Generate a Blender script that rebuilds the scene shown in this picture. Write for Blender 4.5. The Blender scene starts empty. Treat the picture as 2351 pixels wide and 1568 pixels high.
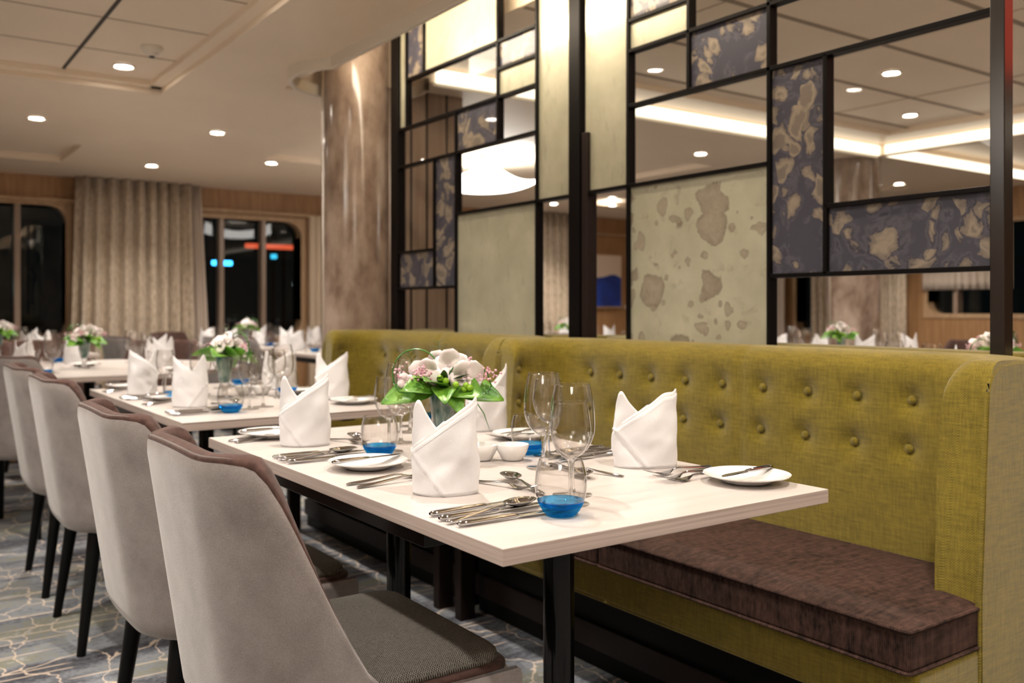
import bpy, bmesh, math, random
from mathutils import Vector, Matrix
random.seed(7)
PI = math.pi
scene = bpy.context.scene
C = scene.collection

# ------------------------------------------------------------------ camera, world, exposure
YAW = math.atan(1480 / 2100)
cam_data = bpy.data.cameras.new('camera')
cam = bpy.data.objects.new('camera', cam_data)
C.objects.link(cam)
cam.location = (0, 0, 1.085)
cam.rotation_euler = (PI / 2, 0, -YAW)
cam_data.sensor_width = 36
cam_data.lens = 36 * 2100 / 2351
cam_data.shift_y = -76 / 2351
cam_data.clip_start = 0.02
cam_data.dof.use_dof = True
cam_data.dof.focus_distance = 1.62
cam_data.dof.aperture_fstop = 3.9
scene.camera = cam
scene.view_settings.view_transform = 'Standard'
scene.view_settings.look = 'None'
scene.view_settings.exposure = 1.60
scene.view_settings.gamma = 1
scene.view_settings.use_curve_mapping = False
world = bpy.data.worlds.new('night_sky')
scene.world = world
world.use_nodes = True
world.node_tree.nodes['Background'].inputs[0].default_value = (0.0015, 0.0022, 0.0022, 1)
world.node_tree.nodes['Background'].inputs[1].default_value = 1.0
cy = scene.cycles
cy.use_denoising = True
cy.use_adaptive_sampling = True
cy.adaptive_threshold = 0.02
cy.max_bounces = 12
cy.diffuse_bounces = 4
cy.glossy_bounces = 4
cy.transmission_bounces = 10
cy.transparent_max_bounces = 24
cy.sample_clamp_indirect = 10.0
cy.blur_glossy = 0.3
cy.caustics_reflective = False
cy.caustics_refractive = False
SPOT_W = 31.0          # watts of one ceiling downlight
COVE_E = 0.8           # emission of the cove strips
WARM = (1.0, 0.80, 0.58)

# ------------------------------------------------------------------ helpers
class MB:
    def __init__(s):
        s.v, s.f, s.m = [], [], []
    def add(s, vs, fs, mi=0, M=None):
        k = len(s.v)
        for p in vs:
            s.v.append(tuple(M @ Vector(p)) if M is not None else tuple(p))
        for f in fs:
            s.f.append([i + k for i in f]); s.m.append(mi)
        return s
    def box(s, a, b, mi=0, M=None):
        x0, y0, z0 = a; x1, y1, z1 = b
        vs = [(x0, y0, z0), (x1, y0, z0), (x1, y1, z0), (x0, y1, z0), (x0, y0, z1), (x1, y0, z1), (x1, y1, z1), (x0, y1, z1)]
        return s.add(vs, [(0, 3, 2, 1), (4, 5, 6, 7), (0, 1, 5, 4), (1, 2, 6, 5), (2, 3, 7, 6), (3, 0, 4, 7)], mi, M)
    def lathe(s, prof, n=48, mi=0, M=None, close=False):
        vs, fs = [], []
        for (r, z) in prof:
            for i in range(n):
                a = 2 * PI * i / n
                vs.append((r * math.cos(a), r * math.sin(a), z))
        k = len(prof)
        for j in range(k - 1 + (1 if close else 0)):
            j2 = (j + 1) % k
            for i in range(n):
                i2 = (i + 1) % n
                fs.append((j * n + i, j * n + i2, j2 * n + i2, j2 * n + i))
        return s.add(vs, fs, mi, M)
    def disc(s, r, z, n=48, up=True, mi=0, M=None):
        vs = [(r * math.cos(2 * PI * i / n), r * math.sin(2 * PI * i / n), z) for i in range(n)]
        return s.add(vs, [tuple(range(n)) if up else tuple(reversed(range(n)))], mi, M)
    def tube(s, pts, rad, n=8, mi=0, M=None, caps=True, flat=1.0):
        pts = [Vector(p) for p in pts]
        k = len(pts)
        if not hasattr(rad, '__len__'): rad = [rad] * k
        vs, fs = [], []
        ref = Vector((0, 0, 1))
        for i, p in enumerate(pts):
            t = (pts[min(i + 1, k - 1)] - pts[max(i - 1, 0)]).normalized()
            r = ref if abs(t.dot(ref)) < 0.95 else Vector((1, 0, 0))
            u = t.cross(r).normalized(); w = u.cross(t).normalized()
            for j in range(n):
                a = 2 * PI * j / n
                vs.append(p + u * (rad[i] * math.cos(a)) + w * (rad[i] * flat * math.sin(a)))
        for i in range(k - 1):
            for j in range(n):
                j2 = (j + 1) % n
                fs.append((i * n + j, i * n + j2, (i + 1) * n + j2, (i + 1) * n + j))
        if caps:
            fs.append(tuple(reversed(range(n)))); fs.append(tuple((k - 1) * n + j for j in range(n)))
        return s.add(vs, fs, mi, M)
    def grid(s, nu, nv, fn, mi=0, M=None, wrap=False, flip=False):
        vs = [fn(i, j) for i in range(nu) for j in range(nv)]
        fs = []
        for i in range(nu if wrap else nu - 1):
            i2 = (i + 1) % nu
            for j in range(nv - 1):
                f = (i * nv + j, i2 * nv + j, i2 * nv + j + 1, i * nv + j + 1)
                fs.append(tuple(reversed(f)) if flip else f)
        return s.add(vs, fs, mi, M)
    def sphere(s, c, r, nu=10, nv=6, mi=0, sc=(1, 1, 1)):
        vs, fs = [], []
        for j in range(nv + 1):
            ph = PI * j / nv
            for i in range(nu):
                a = 2 * PI * i / nu
                vs.append((c[0] + sc[0] * r * math.sin(ph) * math.cos(a), c[1] + sc[1] * r * math.sin(ph) * math.sin(a), c[2] + sc[2] * r * math.cos(ph)))
        for j in range(nv):
            for i in range(nu):
                i2 = (i + 1) % nu
                fs.append((j * nu + i, (j + 1) * nu + i, (j + 1) * nu + i2, j * nu + i2))
        return s.add(vs, fs, mi)
    def build(s, name, mats, parent=None, smooth=True, angle=40, bevel=0, seg=2, sub=0, solid=0, loc=None):
        me = bpy.data.meshes.new(name)
        me.from_pydata([tuple(p) for p in s.v], [], s.f)
        if not isinstance(mats, (list, tuple)): mats = [mats]
        for m in mats: me.materials.append(m)
        if len(mats) > 1: me.polygons.foreach_set('material_index', s.m)
        me.validate()
        bm = bmesh.new(); bm.from_mesh(me); bmesh.ops.recalc_face_normals(bm, faces=bm.faces); bm.to_mesh(me); bm.free()
        if smooth:
            me.polygons.foreach_set('use_smooth', [True] * len(me.polygons))
            if angle < 180: me.set_sharp_from_angle(angle=math.radians(angle))
        me.update()
        o = bpy.data.objects.new(name, me)
        C.objects.link(o)
        if parent is not None: o.parent = parent
        if loc is not None: o.location = loc
        if bevel:
            b = o.modifiers.new('bevel', 'BEVEL'); b.width = bevel; b.segments = seg; b.limit_method = 'ANGLE'; b.angle_limit = math.radians(35)
        if solid:
            b = o.modifiers.new('solid', 'SOLIDIFY'); b.thickness = solid; b.offset = 0
        if sub:
            b = o.modifiers.new('sub', 'SUBSURF'); b.levels = sub; b.render_levels = sub
        return o

def thing(name, label, cat, loc=(0, 0, 0), rz=0, group=None):
    o = bpy.data.objects.new(name, None); C.objects.link(o)
    o.empty_display_size = 0.05
    o.location = loc; o.rotation_euler = (0, 0, rz)
    return tag(o, label, cat, group)
def tag(o, label, cat, group=None):
    o['label'] = label; o['category'] = cat
    if group: o['group'] = group
    return o
def struct(o):
    o['kind'] = 'structure'; return o
def dup(root, loc, rz=None, label=None, group=None, scale=None):
    def cp(o, parent):
        c = o.copy(); C.objects.link(c)
        if parent is not None: c.parent = parent
        for ch in o.children: cp(ch, c)
        return c
    r = cp(root, None)
    r.location = loc
    if rz is not None: r.rotation_euler = (0, 0, rz)
    if label: r['label'] = label
    if group: r['group'] = group
    if scale: r.scale = scale
    return r
class Proto:
    """first use moves the original, later uses copy it"""
    def __init__(s, make): s.make, s.o = make, None
    def put(s, loc, rz, label, group, scale=None):
        if s.o is None:
            s.o = s.make(); o = s.o
            o.location = loc; o.rotation_euler = (0, 0, rz); o['label'] = label; o['group'] = group
            if scale: o.scale = scale
            return o
        return dup(s.o, loc, rz, label, group, scale or (1, 1, 1))
def lerp(tab, x):
    if x <= tab[0][0]: return tab[0][1]
    for (a, b), (c, d) in zip(tab, tab[1:]):
        if x <= c: return b + (d - b) * (x - a) / (c - a)
    return tab[-1][1]
def smoothl(tab, x):
    if x <= tab[0][0]: return tab[0][1]
    if x >= tab[-1][0]: return tab[-1][1]
    n = len(tab)
    for i in range(n - 1):
        if x <= tab[i + 1][0]:
            (x0, y0), (x1, y1) = tab[i], tab[i + 1]
            def sl(a, b): return (tab[b][1] - tab[a][1]) / (tab[b][0] - tab[a][0])
            m0 = sl(max(i - 1, 0), i + 1) if i > 0 else sl(i, i + 1)
            m1 = sl(i, min(i + 2, n - 1)) if i + 2 < n else sl(i, i + 1)
            h = x1 - x0; t = (x - x0) / h
            return (2*t**3 - 3*t*t + 1) * y0 + (t**3 - 2*t*t + t) * h * m0 + (-2*t**3 + 3*t*t) * y1 + (t**3 - t*t) * h * m1
def smoothstep_tab(tab, x):
    if x <= tab[0][0]: return tab[0][1]
    for (a, b), (c, d) in zip(tab, tab[1:]):
        if x <= c:
            t = (x - a) / (c - a); t = t * t * (3 - 2 * t)
            return b + (d - b) * t
    return tab[-1][1]

# ------------------------------------------------------------------ materials
def new_mat(name):
    m = bpy.data.materials.new(name); m.use_nodes = True
    nt = m.node_tree
    return m, nt, nt.nodes['Principled BSDF'], nt.nodes['Material Output']
def pbr(name, col, rough=0.5, metal=0.0, spec=0.5, sheen=0.0, coat=0.0, emit=None, es=0):
    m, nt, b, o = new_mat(name)
    b.inputs['Base Color'].default_value = (*col, 1)
    b.inputs['Roughness'].default_value = rough
    b.inputs['Metallic'].default_value = metal
    b.inputs['Specular IOR Level'].default_value = spec
    if sheen:
        b.inputs['Sheen Weight'].default_value = sheen; b.inputs['Sheen Roughness'].default_value = 0.5
    if coat:
        b.inputs['Coat Weight'].default_value = coat; b.inputs['Coat Roughness'].default_value = 0.08
    if emit:
        b.inputs['Emission Color'].default_value = (*emit, 1); b.inputs['Emission Strength'].default_value = es
    return m
def N(nt, t, **kw):
    n = nt.nodes.new(t)
    for k, v in kw.items():
        if k in n.inputs: n.inputs[k].default_value = v
        else: setattr(n, k, v)
    return n
def mapping(nt, scale=(1, 1, 1), coord='Object', rot=(0, 0, 0)):
    tc = nt.nodes.new('ShaderNodeTexCoord'); mp = nt.nodes.new('ShaderNodeMapping')
    mp.inputs['Scale'].default_value = scale; mp.inputs['Rotation'].default_value = rot
    nt.links.new(tc.outputs[coord], mp.inputs['Vector'])
    return mp.outputs['Vector']
def noise(nt, vec, scale, detail=3, rough=0.55, dist=0.0):
    n = N(nt, 'ShaderNodeTexNoise', Scale=scale, Detail=detail, Roughness=rough, Distortion=dist)
    nt.links.new(vec, n.inputs['Vector']); return n.outputs['Fac']
def ramp(nt, fac, stops):
    r = nt.nodes.new('ShaderNodeValToRGB'); e = r.color_ramp.elements
    while len(e) < len(stops): e.new(0.5)
    for el, (p, c) in zip(e, stops):
        el.position = p; el.color = (*c, 1) if len(c) == 3 else c
    nt.links.new(fac, r.inputs['Fac']); return r.outputs['Color']
def mixc(nt, fac, a, b, mode='MIX'):
    n = nt.nodes.new('ShaderNodeMix'); n.data_type = 'RGBA'; n.blend_type = mode
    for sock, v in ((n.inputs['Factor'], fac), (n.inputs['A'], a), (n.inputs['B'], b)):
        pass
    ins = [i for i in n.inputs if i.enabled]
    F_, A_, B_ = ins[0], ins[1], ins[2]
    for s_, v in ((F_, fac), (A_, a), (B_, b)):
        if isinstance(v, (int, float)): s_.default_value = v
        elif isinstance(v, tuple): s_.default_value = (*v, 1)
        else: nt.links.new(v, s_)
    return [o for o in n.outputs if o.enabled][0]
def mth(nt, op, a, b=None, c=None):
    n = nt.nodes.new('ShaderNodeMath'); n.operation = op
    for i, v in enumerate((a, b, c)):
        if v is None: continue
        if isinstance(v, (int, float)): n.inputs[i].default_value = v
        else: nt.links.new(v, n.inputs[i])
    return n.outputs[0]
def bump(nt, b, h, strength=0.3, dist=0.002):
    n = N(nt, 'ShaderNodeBump', Strength=strength, Distance=dist)
    nt.links.new(h, n.inputs['Height']); nt.links.new(n.outputs['Normal'], b.inputs['Normal'])

def mat_weave(name, dark, light, su=500, sv=500, axes=('x', 'z'), streak=(60, 60, 8), rough=0.9, bs=0.5, sheen=0.2, amt=0.5, sk=3.0, blot=0.6):
    m, nt, b, o = new_mat(name)
    vec = mapping(nt)
    sp = nt.nodes.new('ShaderNodeSeparateXYZ'); nt.links.new(vec, sp.inputs[0])
    ax = {'x': sp.outputs[0], 'y': sp.outputs[1], 'z': sp.outputs[2]}
    a = mth(nt, 'SINE', mth(nt, 'MULTIPLY', ax[axes[0]] if len(axes[0]) == 1 else mth(nt, 'ADD', ax[axes[0][0]], ax[axes[0][1]]), su))
    c = mth(nt, 'SINE', mth(nt, 'MULTIPLY', ax[axes[1]], sv))
    w = mth(nt, 'MULTIPLY', a, c)
    n1 = noise(nt, mapping(nt, streak), 1.0, 3, 0.6)
    st2 = (streak[2], streak[2], streak[0])
    n2 = noise(nt, mapping(nt, st2), 1.0, 3, 0.6)
    n3 = noise(nt, vec, 5, 2)
    t = mth(nt, 'ADD', mth(nt, 'MULTIPLY', n1, 0.5), mth(nt, 'MULTIPLY', n2, 0.5))
    t = mth(nt, 'ADD', mth(nt, 'MULTIPLY', mth(nt, 'SUBTRACT', t, 0.5), sk), 0.5)
    t = mth(nt, 'ADD', t, mth(nt, 'MULTIPLY', w, amt * 0.5))
    t = mth(nt, 'ADD', t, mth(nt, 'MULTIPLY', mth(nt, 'SUBTRACT', n3, 0.5), blot))
    col = ramp(nt, t, [(0.0, dark), (1.0, light)])
    nt.links.new(col, b.inputs['Base Color'])
    b.inputs['Roughness'].default_value = rough
    b.inputs['Specular IOR Level'].default_value = 0.2
    b.inputs['Sheen Weight'].default_value = sheen
    bump(nt, b, w, bs, 0.0006)
    return m
def mat_noise(name, c1, c2, scale=8, rough=0.6, metal=0, stretch=(1, 1, 1), bs=0, detail=4, sheen=0, lo=0.35, hi=0.65, coat=0, spec=0.5, dist=0):
    m, nt, b, o = new_mat(name)
    f = noise(nt, mapping(nt, stretch), scale, detail, 0.6, dist)
    nt.links.new(ramp(nt, f, [(lo, c1), (hi, c2)]), b.inputs['Base Color'])
    b.inputs['Roughness'].default_value = rough; b.inputs['Metallic'].default_value = metal
    b.inputs['Specular IOR Level'].default_value = spec
    if sheen: b.inputs['Sheen Weight'].default_value = sheen
    if coat: b.inputs['Coat Weight'].default_value = coat; b.inputs['Coat Roughness'].default_value = 0.05
    if bs: bump(nt, b, f, bs, 0.002)
    return m

def mat_felt():
    m, nt, b, o = new_mat('grey_felt')
    v = mapping(nt)
    n1 = noise(nt, v, 14, 4); n2 = noise(nt, v, 420, 3, 0.7)
    t = mth(nt, 'ADD', mth(nt, 'MULTIPLY', n1, 0.5), mth(nt, 'MULTIPLY', n2, 0.5))
    nt.links.new(ramp(nt, t, [(0.3, (0.165, 0.145, 0.138)), (0.7, (0.315, 0.285, 0.275))]), b.inputs['Base Color'])
    b.inputs['Roughness'].default_value = 0.95; b.inputs['Specular IOR Level'].default_value = 0.15
    b.inputs['Sheen Weight'].default_value = 0.5; b.inputs['Sheen Roughness'].default_value = 0.4
    bump(nt, b, n2, 0.5, 0.0012)
    return m
def mat_ceiling():
    m, nt, b, o = new_mat('ceiling_paint')
    f = noise(nt, mapping(nt), 1.5, 2)
    nt.links.new(ramp(nt, f, [(0.3, (0.82, 0.69, 0.545)), (0.7, (0.87, 0.74, 0.59))]), b.inputs['Base Color'])
    b.inputs['Roughness'].default_value = 0.38; b.inputs['Specular IOR Level'].default_value = 0.35
    return m
def mat_marble():
    m, nt, b, o = new_mat('blue_marble_glass')
    v = mapping(nt)
    wv = N(nt, 'ShaderNodeTexNoise', Scale=5.0, Detail=3)
    nt.links.new(v, wv.inputs['Vector'])
    mx = nt.nodes.new('ShaderNodeVectorMath'); mx.operation = 'MULTIPLY_ADD'
    nt.links.new(wv.outputs['Color'], mx.inputs[0]); mx.inputs[1].default_value = (0.22, 0.22, 0.22); nt.links.new(v, mx.inputs[2])
    vo = N(nt, 'ShaderNodeTexVoronoi', Scale=16.0); vo.feature = 'F1'
    nt.links.new(mx.outputs[0], vo.inputs['Vector'])
    sep = nt.nodes.new('ShaderNodeSeparateColor'); nt.links.new(vo.outputs['Color'], sep.inputs[0])
    f2 = noise(nt, mx.outputs[0], 11, 7, 0.7)
    f3 = noise(nt, mx.outputs[0], 60, 4, 0.75)
    rad = mth(nt, 'MULTIPLY', sep.outputs[0], 0.86)
    d = mth(nt, 'SUBTRACT', vo.outputs['Distance'], rad)
    d = mth(nt, 'ADD', d, mth(nt, 'MULTIPLY', mth(nt, 'SUBTRACT', f2, 0.5), 1.5))
    d = mth(nt, 'ADD', d, mth(nt, 'MULTIPLY', mth(nt, 'SUBTRACT', f3, 0.5), 0.30))
    d = mth(nt, 'ADD', d, 0.5)
    col = ramp(nt, d, [(0.05, (0.15, 0.125, 0.105)), (0.25, (0.25, 0.21, 0.165)), (0.40, (0.17, 0.14, 0.115)), (0.49, (0.14, 0.12, 0.105)), (0.545, (0.032, 0.032, 0.048)), (0.66, (0.080, 0.077, 0.098)), (0.85, (0.050, 0.050, 0.068))])
    nt.links.new(col, b.inputs['Base Color'])
    b.inputs['Roughness'].default_value = 0.45; b.inputs['Specular IOR Level'].default_value = 0.2
    b.inputs['Coat Weight'].default_value = 0.35; b.inputs['Coat Roughness'].default_value = 0.03
    return m
def mat_antique(name, spots):
    m, nt, b, o = new_mat(name)
    v = mapping(nt)
    wv = N(nt, 'ShaderNodeTexNoise', Scale=9.0, Detail=4); nt.links.new(v, wv.inputs['Vector'])
    mx = nt.nodes.new('ShaderNodeVectorMath'); mx.operation = 'MULTIPLY_ADD'
    nt.links.new(wv.outputs['Color'], mx.inputs[0]); mx.inputs[1].default_value = (0.10, 0.10, 0.10); nt.links.new(v, mx.inputs[2])
    base = ramp(nt, noise(nt, v, 6, 5, 0.6), [(0.3, (0.37, 0.36, 0.265)), (0.7, (0.49, 0.475, 0.36))])
    if spots:
        col = base
        for sc_, k_, w_ in ((7.0, 0.62, 0.85), (17.0, 0.50, 0.7)):
            vo = N(nt, 'ShaderNodeTexVoronoi', Scale=sc_); nt.links.new(mx.outputs[0], vo.inputs['Vector'])
            sep = nt.nodes.new('ShaderNodeSeparateColor'); nt.links.new(vo.outputs['Color'], sep.inputs[0])
            rad = mth(nt, 'MULTIPLY', mth(nt, 'POWER', sep.outputs[1], 1.8), k_)
            d = mth(nt, 'ADD', mth(nt, 'SUBTRACT', vo.outputs['Distance'], rad), 0.5)
            blob = ramp(nt, d, [(0.485, (1, 1, 1)), (0.515, (0.0, 0.0, 0.0))])
            shade_ = ramp(nt, d, [(0.30, (0.33, 0.285, 0.215)), (0.44, (0.235, 0.195, 0.145)), (0.49, (0.15, 0.12, 0.09))])
            shade_ = mixc(nt, 0.5, shade_, ramp(nt, noise(nt, mx.outputs[0], 30, 4, 0.7), [(0.35, (0.17, 0.135, 0.10)), (0.65, (0.36, 0.31, 0.24))]))
            col = mixc(nt, mth(nt, 'MULTIPLY', blob, w_), col, shade_)
        sm = ramp(nt, noise(nt, mx.outputs[0], 17, 5, 0.6), [(0.58, (0, 0, 0)), (0.70, (1, 1, 1))])
        col = mixc(nt, mth(nt, 'MULTIPLY', sm, 0.45), col, (0.22, 0.18, 0.13))
    else:
        st = noise(nt, mapping(nt, (1, 14, 6)), 1.6, 5, 0.65)
        sm = ramp(nt, st, [(0.56, (0, 0, 0)), (0.72, (1, 1, 1))])
        col = mixc(nt, mth(nt, 'MULTIPLY', sm, 0.5), base, (0.22, 0.21, 0.15))
    nt.links.new(col, b.inputs['Base Color'])
    b.inputs['Roughness'].default_value = 0.42; b.inputs['Metallic'].default_value = 0.25
    b.inputs['Coat Weight'].default_value = 1.0; b.inputs['Coat Roughness'].default_value = 0.03
    return m
def mat_wood_top():
    m, nt, b, o = new_mat('pale_wood_laminate')
    v = mapping(nt, (1, 9, 40), rot=(0, 0, 0))
    f = noise(nt, v, 2.2, 6, 0.6, 0.6)
    f2 = noise(nt, mapping(nt, (1, 6, 6)), 1.0, 3)
    t = mth(nt, 'ADD', mth(nt, 'MULTIPLY', f, 0.6), mth(nt, 'MULTIPLY', f2, 0.4))
    nt.links.new(ramp(nt, t, [(0.3, (0.45, 0.41, 0.385)), (0.62, (0.545, 0.50, 0.475))]), b.inputs['Base Color'])
    b.inputs['Roughness'].default_value = 0.32; b.inputs['Specular IOR Level'].default_value = 0.4
    return m
def mat_wood_edge():
    m, nt, b, o = new_mat('taupe_wood_edging')
    f = noise(nt, mapping(nt, (2, 2, 260)), 1.0, 5, 0.7)
    nt.links.new(ramp(nt, f, [(0.3, (0.33, 0.265, 0.235)), (0.7, (0.52, 0.44, 0.40))]), b.inputs['Base Color'])
    b.inputs['Roughness'].default_value = 0.45
    return m
def mat_carpet():
    m, nt, b, o = new_mat('patterned_carpet')
    v = mapping(nt)
    patch = noise(nt, mapping(nt, (1.1, 4.0, 1)), 1.0, 5, 0.65)
    fine = noise(nt, v, 55, 4, 0.7)
    tuft = noise(nt, v, 600, 2, 0.6)
    t = mth(nt, 'ADD', mth(nt, 'MULTIPLY', patch, 0.75), mth(nt, 'MULTIPLY', fine, 0.25))
    base = ramp(nt, t, [(0.36, (0.035, 0.034, 0.040)), (0.45, (0.11, 0.115, 0.135)), (0.53, (0.25, 0.27, 0.30)), (0.59, (0.25, 0.25, 0.19)), (0.65, (0.42, 0.44, 0.48))])
    # wandering branch lines
    wv = N(nt, 'ShaderNodeTexNoise', Scale=6.0, Detail=3); nt.links.new(v, wv.inputs['Vector'])
    mx = nt.nodes.new('ShaderNodeVectorMath'); mx.operation = 'MULTIPLY_ADD'
    nt.links.new(wv.outputs['Color'], mx.inputs[0]); mx.inputs[1].default_value = (0.20, 0.20, 0); nt.links.new(v, mx.inputs[2])
    mp = nt.nodes.new('ShaderNodeMapping'); mp.inputs['Scale'].default_value = (7.0, 3.4, 1); nt.links.new(mx.outputs[0], mp.inputs['Vector'])
    vo = N(nt, 'ShaderNodeTexVoronoi', Scale=1.0); vo.voronoi_dimensions = '2D'; vo.feature = 'DISTANCE_TO_EDGE'
    nt.links.new(mp.outputs[0], vo.inputs['Vector'])
    crack = ramp(nt, vo.outputs['Distance'], [(0.012, (1, 1, 1)), (0.024, (0, 0, 0))])
    # broken straight lines running across
    sp = nt.nodes.new('ShaderNodeSeparateXYZ'); nt.links.new(v, sp.inputs[0])
    wob = mth(nt, 'MULTIPLY', noise(nt, v, 3, 2), 0.02)
    y = mth(nt, 'ADD', sp.outputs[1], wob)
    fr = mth(nt, 'ABSOLUTE', mth(nt, 'SUBTRACT', mth(nt, 'FRACT', mth(nt, 'MULTIPLY', y, 7.3)), 0.5))
    ln = ramp(nt, fr, [(0.020, (1, 1, 1)), (0.034, (0, 0, 0))])
    fr2 = mth(nt, 'ABSOLUTE', mth(nt, 'SUBTRACT', mth(nt, 'FRACT', mth(nt, 'MULTIPLY', y, 5.1)), 0.5))
    ln2 = ramp(nt, fr2, [(0.014, (1, 1, 1)), (0.024, (0, 0, 0))])
    gate = ramp(nt, noise(nt, mapping(nt, (1.3, 6, 1)), 1.6, 1), [(0.47, (0, 0, 0)), (0.50, (1, 1, 1))])
    lines = mth(nt, 'MAXIMUM', mth(nt, 'MULTIPLY', mth(nt, 'MAXIMUM', ln, ln2), gate), crack)
    col = mixc(nt, mth(nt, 'MULTIPLY', lines, 0.9), base, (0.66, 0.55, 0.45))
    nt.links.new(col, b.inputs['Base Color'])
    b.inputs['Roughness'].default_value = 1.0; b.inputs['Specular IOR Level'].default_value = 0.1
    bump(nt, b, tuft, 0.6, 0.003)
    return m
def mat_thin_glass(name, tint=(0.985, 0.985, 0.98), edge=(0.45, 0.44, 0.42), power=3.0, refl=1.0):
    m, nt, b, o = new_mat(name)
    nt.nodes.remove(b)
    lw = N(nt, 'ShaderNodeLayerWeight', Blend=0.5)
    f = mth(nt, 'POWER', lw.outputs['Facing'], power)
    tr = nt.nodes.new('ShaderNodeBsdfTransparent')
    nt.links.new(mixc(nt, f, tint, edge), tr.inputs['Color'])
    gl = N(nt, 'ShaderNodeBsdfGlossy', Roughness=0.015)
    fr = N(nt, 'ShaderNodeFresnel', IOR=1.45)
    geo = nt.nodes.new('ShaderNodeNewGeometry')
    ff = mth(nt, 'MULTIPLY', mth(nt, 'MULTIPLY', fr.outputs[0], refl), mth(nt, 'SUBTRACT', 1.0, geo.outputs['Backfacing']))
    mx = nt.nodes.new('ShaderNodeMixShader')
    nt.links.new(ff, mx.inputs[0]); nt.links.new(tr.outputs[0], mx.inputs[1]); nt.links.new(gl.outputs[0], mx.inputs[2])
    nt.links.new(mx.outputs[0], o.inputs['Surface'])
    return m
def mat_glass(name, col=(1, 1, 1), ior=1.45, clear=0.0):
    m, nt, b, o = new_mat(name)
    nt.nodes.remove(b)
    g = N(nt, 'ShaderNodeBsdfGlass', Roughness=0.0, IOR=ior); g.inputs['Color'].default_value = (*col, 1)
    if clear:
        t = nt.nodes.new('ShaderNodeBsdfTransparent'); t.inputs['Color'].default_value = (*col, 1)
        mx = N(nt, 'ShaderNodeMixShader'); mx.inputs[0].default_value = clear
        nt.links.new(g.outputs[0], mx.inputs[1]); nt.links.new(t.outputs[0], mx.inputs[2])
        nt.links.new(mx.outputs[0], o.inputs['Surface'])
    else:
        nt.links.new(g.outputs[0], o.inputs['Surface'])
    return m
def mat_emit(name, col, s):
    m, nt, b, o = new_mat(name); nt.nodes.remove(b)
    e = N(nt, 'ShaderNodeEmission', Strength=s); e.inputs['Color'].default_value = (*col, 1)
    nt.links.new(e.outputs[0], o.inputs['Surface']); return m
def mat_curtain():
    m, nt, b, o = new_mat('beige_shimmer_curtain')
    f = noise(nt, mapping(nt, (30, 30, 9)), 2.0, 5, 0.7)
    nt.links.new(ramp(nt, f, [(0.35, (0.30, 0.23, 0.16)), (0.65, (0.62, 0.52, 0.40))]), b.inputs['Base Color'])
    b.inputs['Roughness'].default_value = 0.5; b.inputs['Sheen Weight'].default_value = 0.4
    return m

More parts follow.
